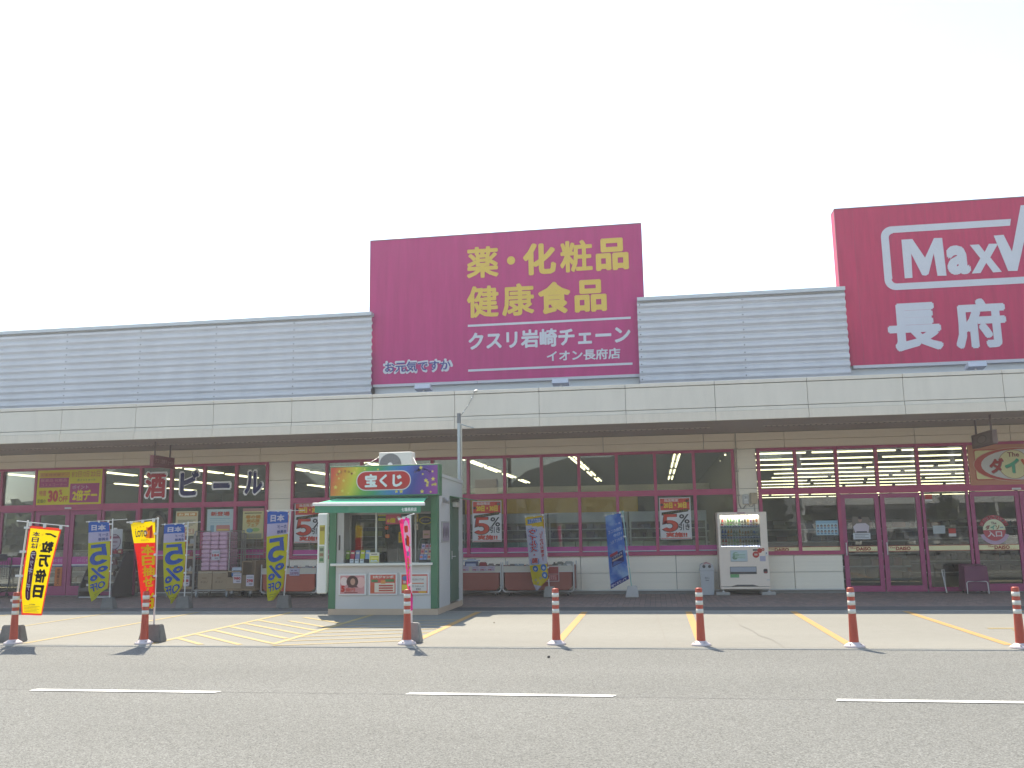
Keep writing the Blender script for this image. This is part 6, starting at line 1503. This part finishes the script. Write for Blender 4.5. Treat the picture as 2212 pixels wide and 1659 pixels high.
for x in (1.083, 1.213):
    q = MB(); q.ell(wallmap(0, 0, 1, 1, y0+.005), x, .645, .042, .042, M_bin, .004); q.ell(wallmap(0, 0, 1, 1, y0+.005), x, .645, .036, .036, M_dark, .006); q.build('hole', t)
b = MB(); f = wallmap(1.09, .30, 1.21, .46, y0+.012); b.rect(f, 0, .7, 1, 1, ink('#b0b0b0'), .004); b.text('空カン', f, .05, .35, .95, .62, ink('#4a4a50'), .004, bold=.02); b.rect(f, .1, .1, .8, .2, ink('#6a6a70'), .004); b.build('label_sticker', t)

# ------------------------------------------------------------------ by the right doors
t = thing('covered_cart', (7.1, 22.35, 0), 'magenta covered trolley with a white tube bumper before the sliding doors', 'cart')
M_cov = mat('cover_magenta', (.16, .045, .085), .8, var=.12, vscale=6, bump=.4, bscale=12)
b = MB(); b.raw([(6.84, 22.2, .06), (7.36, 22.2, .06), (7.36, 22.7, .06), (6.84, 22.7, .06), (6.86, 22.24, .60), (7.34, 22.24, .60), (7.32, 22.68, .64), (6.88, 22.68, .64)], [(0, 3, 2, 1), (4, 5, 6, 7), (0, 1, 5, 4), (1, 2, 6, 5), (2, 3, 7, 6), (3, 0, 4, 7)], M_cov); b.build('cover', t)
b = MB(); b.tube([(6.86, 22.16, .0), (6.86, 22.16, .24), (6.89, 22.16, .27), (7.27, 22.16, .27), (7.30, 22.16, .24), (7.31, 22.16, .0)], .011, M_tubew, 6); b.build('tube_bumper', t)
for x in (6.9, 7.3):
    for y in (22.3, 22.6):
        q = MB(); q.tube([(x-.012, y, .03), (x+.012, y, .03)], .03, M_dark, 8); q.build('caster', t)
t = thing('white_stand', (6.60, 22.7, 0), 'thin white leg of a folding stand leaning by the fixed pane', 'stand')
b = MB(); b.tube([(6.52, 22.75, .5), (6.53, 22.55, .0)], .014, M_tubew, 6); b.build('leg', t)
b = MB(); b.tube([(6.52, 22.75, .5), (6.60, 22.85, .5)], .012, M_tubew, 6); b.tube([(6.60, 22.85, .5), (6.62, 22.90, .0)], .012, M_tubew, 6); b.build('stay', t)
# small litter on the lot and road
for x, y, c, lab in ((-1.35, 11.3, '#2a2a2a', 'small dark stone lying on the asphalt'), (-2.75, 15.4, '#6a5a4a', 'small brown leaf lying on the concrete bay')):
    k = MB(); k.lathe([(.016, .0 if y < 12 else .013), (.018, .014), (.01, .022), (0, .026)], x, y, ink(c), 7); tag(k.build('litter'), lab, 'litter')
k = MB(); k.box(WX0+.02, VY0+.055, WZ1-.007, WX1-.02, VY0+.085, WZ1-.002, emit('vending_fill_lamp', (1, .98, .95), 12.0)); k.build('display_fill_lamp', vm)  # hidden strip lamp added to brighten the drink samples
k = MB(); k.box(WX0+.02, VY0+.03, WZ0+.002, WX1-.02, VY0+.04, WZ0+.008, bpy.data.materials['vending_fill_lamp']); k.build('display_fill_lamp', vm)  # second hidden strip added at the bottom as fill for the samples
# ------------------------------------------------------------------ seen through the glass
M_shw = mat('shelf_white', (.80, .80, .82), .5); M_bint = mat('bin_teal', (.25, .58, .56), .5); M_bing = mat('bin_green', (.48, .62, .42), .5)
M_slot = mat('bin_slot_dark', (.05, .05, .05), .8)
# window-side shelving of the pharmacy
ux = [-9.4, -7.2, -5.0, -2.8, -.7, 1.3]
for i in range(5):
    x0, x1 = ux[i]+.02, ux[i+1]-.02; y0, y1 = 23.9, 24.5
    t = thing('display_shelf', ((x0+x1)/2, 24.2, 0), ('first', 'second', 'third', 'fourth', 'fifth')[i]+' window shelf unit from the left pier behind the pharmacy glass', 'shelf', 'shelf units behind the pharmacy windows')
    k = MB(); k.box(x0, y0-.05, 1.74, x1, y0-.02, 2.0, M_shw); k.build('header_board', t)
    for x in (x0, x1-.04):
        q = MB(); q.box(x, y0, 0, x+.04, y0+.04, 2.0, M_shw); q.build('post', t)
    for z in (.98, 1.32, 1.55):
        q = MB(); q.box(x0, y0-.02, z, x1, y1, z+.025, M_shw); q.build('shelf', t)
    k = MB(); k.box(x0, y1, 0, x1, y1+.03, 1.74, mat('shelf_back', (.34, .33, .32), .7) if i == 0 else bpy.data.materials['shelf_back']); k.build('back_panel', t)
    # bins in a row on the lowest shelf
    n = 6
    for j in range(n):
        xa = x0+.05+(x1-x0-.1)*j/n; xb = x0+.05+(x1-x0-.1)*(j+1)/n-.015
        m = M_bint if i < 3 else M_bing
        q = MB(); q.box(xa, y0-.03, 1.005, xb, y0+.4, 1.25, m, .01); q.box((xa+xb)/2-.05, y0-.034, 1.02, (xa+xb)/2+.05, y0-.03, 1.09, M_slot)
        tag(q.build('storage_bin'), '%s %s storage bin from the left behind the pharmacy glass' % (ORD[(i*6+j) % 18], ('teal', 'pale green')[i >= 3]), 'bin', ('teal', 'pale green')[i >= 3]+' bins behind the pharmacy glass')
gd = MB(); rs = random.Random(21)
for i in range(5):
    for z, hm in ((1.345, .17), (1.575, .15)):
        x = ux[i]+.08
        while x < ux[i+1]-.15:
            wd = rs.uniform(.07, .22); h_ = hm*rs.uniform(.5, 1)
            if rs.random() < .85: gd.box(x, 23.95, z, x+wd-.008, 24.15, z+h_, ink(rs.choice(('#8a8490', '#6a6478', '#a59ba0', '#5a5266', '#b0a8a4', '#7a6a84', '#94909a', '#705a6a'))))
            x += wd
o = gd.build('assorted_goods'); o['kind'] = 'stuff'; o['label'] = 'rows of small packs on the window shelves'; 
# yellow board and white bulkhead further in
k = MB(); k.box(-6.2, 29.5, 2.12, -.55, 29.6, 2.75, mat('board_yellow', (.85, .55, .08), .5)); tag(k.build('aisle_board'), 'long yellow department board hanging deep inside the pharmacy', 'board')
k = MB(); k.box(-7.4, 36, 2.9, 2.1, 36.2, 3.3, M_shw); tag(k.build('bulkhead'), 'pale bulkhead above the back of the pharmacy', 'bulkhead')
# gondola rows deeper inside
def gondola(x0, x1, y0, y1, h, label, cols, cat='shelf', group=None):
    t = thing('gondola', ((x0+x1)/2, (y0+y1)/2, 0), label, cat, group)
    k = MB(); k.box(x0, (y0+y1)/2-.02, 0, x1, (y0+y1)/2+.02, h, bpy.data.materials['shelf_back']); k.build('spine', t)
    n = int(h/.34)
    for j in range(n):
        q = MB(); z = .1+.34*j; q.box(x0, y0, z, x1, y1, z+.03, M_shw); q.build('shelf', t)
    q = MB()
    for j in range(n):
        z = .13+.34*j
        for fc, (ya, yb) in enumerate(((y0+.02, y0+.16), (y1-.16, y1-.02))):
            along = x1-x0
            x = x0
            while x < x1-.1:
                wd = rs.uniform(.12, .35); q.box(x, ya, z, min(x+wd-.01, x1), yb, z+rs.uniform(.12, .26), ink(rs.choice(cols))); x += wd
        y = y0
    o = q.build('goods', t); o['kind'] = 'stuff'
dull = ('#5a4a40', '#6a5a50', '#4a4644', '#7a6a5a', '#5f5650', '#80705f', '#3e3a3a', '#8a5a4a')
for i, y in enumerate((27.5, 31, 35)): gondola(-20, -10.5, y, y+.8, 1.7, ('nearest', 'second', 'farthest')[i]+' long shelf row inside the pharmacy left of the pier', ('#7a6a64', '#5a5a64', '#8a7a70', '#6a5a5a', '#9a8f88'), group='shelf rows left of the pier')
for i, y in enumerate((28.5, 34)): gondola(-9.3, 1.6, y, y+.8, 1.75, ('nearer', 'farther')[i]+' long shelf row inside the pharmacy right of the pier', ('#8a8490', '#6a6478', '#a59ba0', '#5a5266', '#b0a8a4'), group='shelf rows right of the pier')
for i, y in enumerate((26.4, 30, 34, 39, 45)): gondola(2.6, 18 if i else 6.8, y, y+.9, 1.72, ('first', 'second', 'third', 'fourth', 'fifth')[i]+' dark shelf row inside the variety store counted from the glass', dull, group='shelf rows in the variety store')
# ------------------------------------------------------------------ the far side of the car park, seen in the glass
M_hill = mat('hill_green', (.045, .055, .03), .95, var=.3, vscale=.12)
M_leaf = mat('foliage', (.05, .065, .032), .9, var=.35, vscale=.5)
vs = []; fs = []
nx_ = 40
for j, (y, hh) in enumerate(((-62, 0), (-72, 4.0), (-95, 11), (-125, 17))):
    for i in range(nx_+1):
        x = -160+320*i/nx_; vs.append((x, y, max(-.02, hh*(.75+.35*math.sin(i*.55+j)+.12*math.sin(i*1.9)) if j else -.02)))
for j in range(3):
    for i in range(nx_): a = j*(nx_+1)+i; fs.append((a+1, a, a+nx_+1, a+nx_+2))
struct(MB().raw(vs, fs, M_hill, True).build('hill', loc=(0, 0, 0)))
tr_ = MB(); rs = random.Random(9)
for i in range(150):
    x = rs.uniform(-95, 40); y = rs.uniform(-66, -58); hh = rs.uniform(2.5, 7.0)
    for q in range(26):
        a = rs.random()*6.28; z = hh*rs.uniform(.2, 1); r = (1.2+hh*.16)*math.sin(math.pi*min(1, (z/hh)*.8+.15))*rs.uniform(.4, 1)
        cx, cy = x+r*math.cos(a), y+r*math.sin(a); s_ = rs.uniform(.4, .9)
        n_ = Vector((rs.uniform(-1, 1), rs.uniform(-1, 1), rs.uniform(-.3, 1))).normalized(); t1 = n_.orthogonal().normalized()*s_; t2 = n_.cross(t1)
        p_ = Vector((cx, cy, z)); tr_.face([p_+t1, p_+t2*.8, p_-t1*.7, p_-t2], M_leaf)
o = tr_.build('woodland', loc=(0, -62, 0)); o['kind'] = 'stuff'
# apartment block mirrored in the variety store windows
M_ap = mat('apartment_white', (.62, .62, .62), .7); M_apw = mat('apartment_window', (.06, .07, .08), .2); M_apr = mat('apartment_recess', (.18, .18, .19), .8)
t = thing('apartment_block', (34, -62, 0), 'white apartment block with rows of balconies across the car park', 'building')
k = MB(); k.box(16, -72, 0, 62, -60, 26, M_ap); k.build('wall', t)
for f_ in range(8):
    z = 1.0+3.0*f_
    q = MB(); q.box(16.5, -59.98, z+1.1, 61.5, -59.9, z+2.5, M_apr); q.build('balcony_recess', t)
    q = MB(); q.box(16.2, -59.9, z, 61.8, -58.7, z+1.05, M_ap); q.build('balcony', t)
    q = MB()
    for i in range(11): q.box(17.4+4*i, -59.9, z+1.1, 19.4+4*i, -59.85, z+2.4, M_apw)
    q.build('window_row', t)
for i in range(12):
    q = MB(); q.box(16.2+4*i-.15, -59.9, 0, 16.2+4*i+.15, -58.75, 25.5, M_ap); q.build('party_wall', t)
# parked vehicles
def car(x, y, paint, label, van=False):
    t = thing('parked_car' if not van else 'parked_van', (x, y, 0), label, 'car' if not van else 'van', 'vehicles parked across the road')
    M_t = bpy.data.materials.get('tyre') or mat('tyre', (.02, .02, .02), .8); M_g = bpy.data.materials.get('car_glass') or mat('car_glass', (.02, .025, .03), .08)
    W = .74 if van else .86
    if van: pr = [(0, .35), (0, .95), (.25, 1.05), (.75, 1.82), (3.3, 1.85), (3.38, .9), (3.38, .35)]
    else: pr = [(0, .3), (.02, .72), (1.1, .92), (1.9, 1.42), (3.2, 1.45), (4.1, .98), (4.4, .9), (4.42, .3)]
    L = pr[-1][0]
    k = MB(); k.xprism([(y+a, z) for a, z in reversed(pr)][::-1], x-W, x+W, paint); k.build('body', t)
    g = [(.42, 1.08), (.80, 1.72), (3.1, 1.74), (3.1, 1.08)] if van else [(1.3, .96), (1.95, 1.36), (3.15, 1.38), (3.85, 1.0)]
    k = MB(); k.xprism([(y+a, z) for a, z in g], x-W-.006, x+W+.006, M_g); k.build('side_glass', t)
    a, c = (pr[2], pr[3])
    for (a, c) in ((pr[2], pr[3]), (pr[-4], pr[-3]) if not van else (pr[4], pr[5])):
        k = MB(); s_ = -.012 if a is pr[2] else .012
        k.face([(x-W*.86, y+a[0]*.85+c[0]*.15+s_, a[1]*.85+c[1]*.15+.012), (x+W*.86, y+a[0]*.85+c[0]*.15+s_, a[1]*.85+c[1]*.15+.012), (x+W*.8, y+a[0]*.1+c[0]*.9+s_, a[1]*.1+c[1]*.9+.012), (x-W*.8, y+a[0]*.1+c[0]*.9+s_, a[1]*.1+c[1]*.9+.012)], M_g); k.build('windscreen', t)
    for yy in (y+.75, y+L-.75):
        for sx in (-1, 1):
            k = MB(); k.tube([(x+sx*(W-.1), yy, .31), (x+sx*(W+.02), yy, .31)], .31, M_t, 18); k.tube([(x+sx*(W-.05), yy, .31), (x+sx*(W+.03), yy, .31)], .19, M_alu, 12); k.build('wheel', t)
    for sx in (-1, 1):
        k = MB(); k.box(x+sx*W*.7-.16, y+L-.02, .62, x+sx*W*.7+.16, y+L+.03, .78, M_white); k.build('headlight', t)
car(11.2, -9.5, mat('car_black', (.03, .03, .033), .15), 'black hatchback parked across the road from the shop')
car(13.9, -9.4, mat('car_silver', (.35, .36, .37), .2, metal=.5), 'silver saloon parked across the road from the shop')
car(18.2, -8.5, mat('van_white', (.75, .75, .74), .25), 'white small van parked across the road from the shop', True)
# ------------------------------------------------------------------ thin air volume added to lift the dark tones like lens flare
hz = bpy.data.materials.new('flare_haze'); hz.use_nodes = True
t = hz.node_tree; t.nodes.remove(t.nodes['Principled BSDF'])
v = t.nodes.new('ShaderNodeVolumePrincipled'); v.inputs['Color'].default_value = (.93, .95, 1, 1)
v.inputs['Density'].default_value = .0019; v.inputs['Anisotropy'].default_value = .35
t.links.new(v.outputs[0], t.nodes['Material Output'].inputs['Volume'])
o = MB().box(-430, -430, -1.5, 430, 430, 32, hz).build('flare_haze', loc=(0, 0, -1.5)); o['kind'] = 'stuff'
S.cycles.volume_bounces = 0
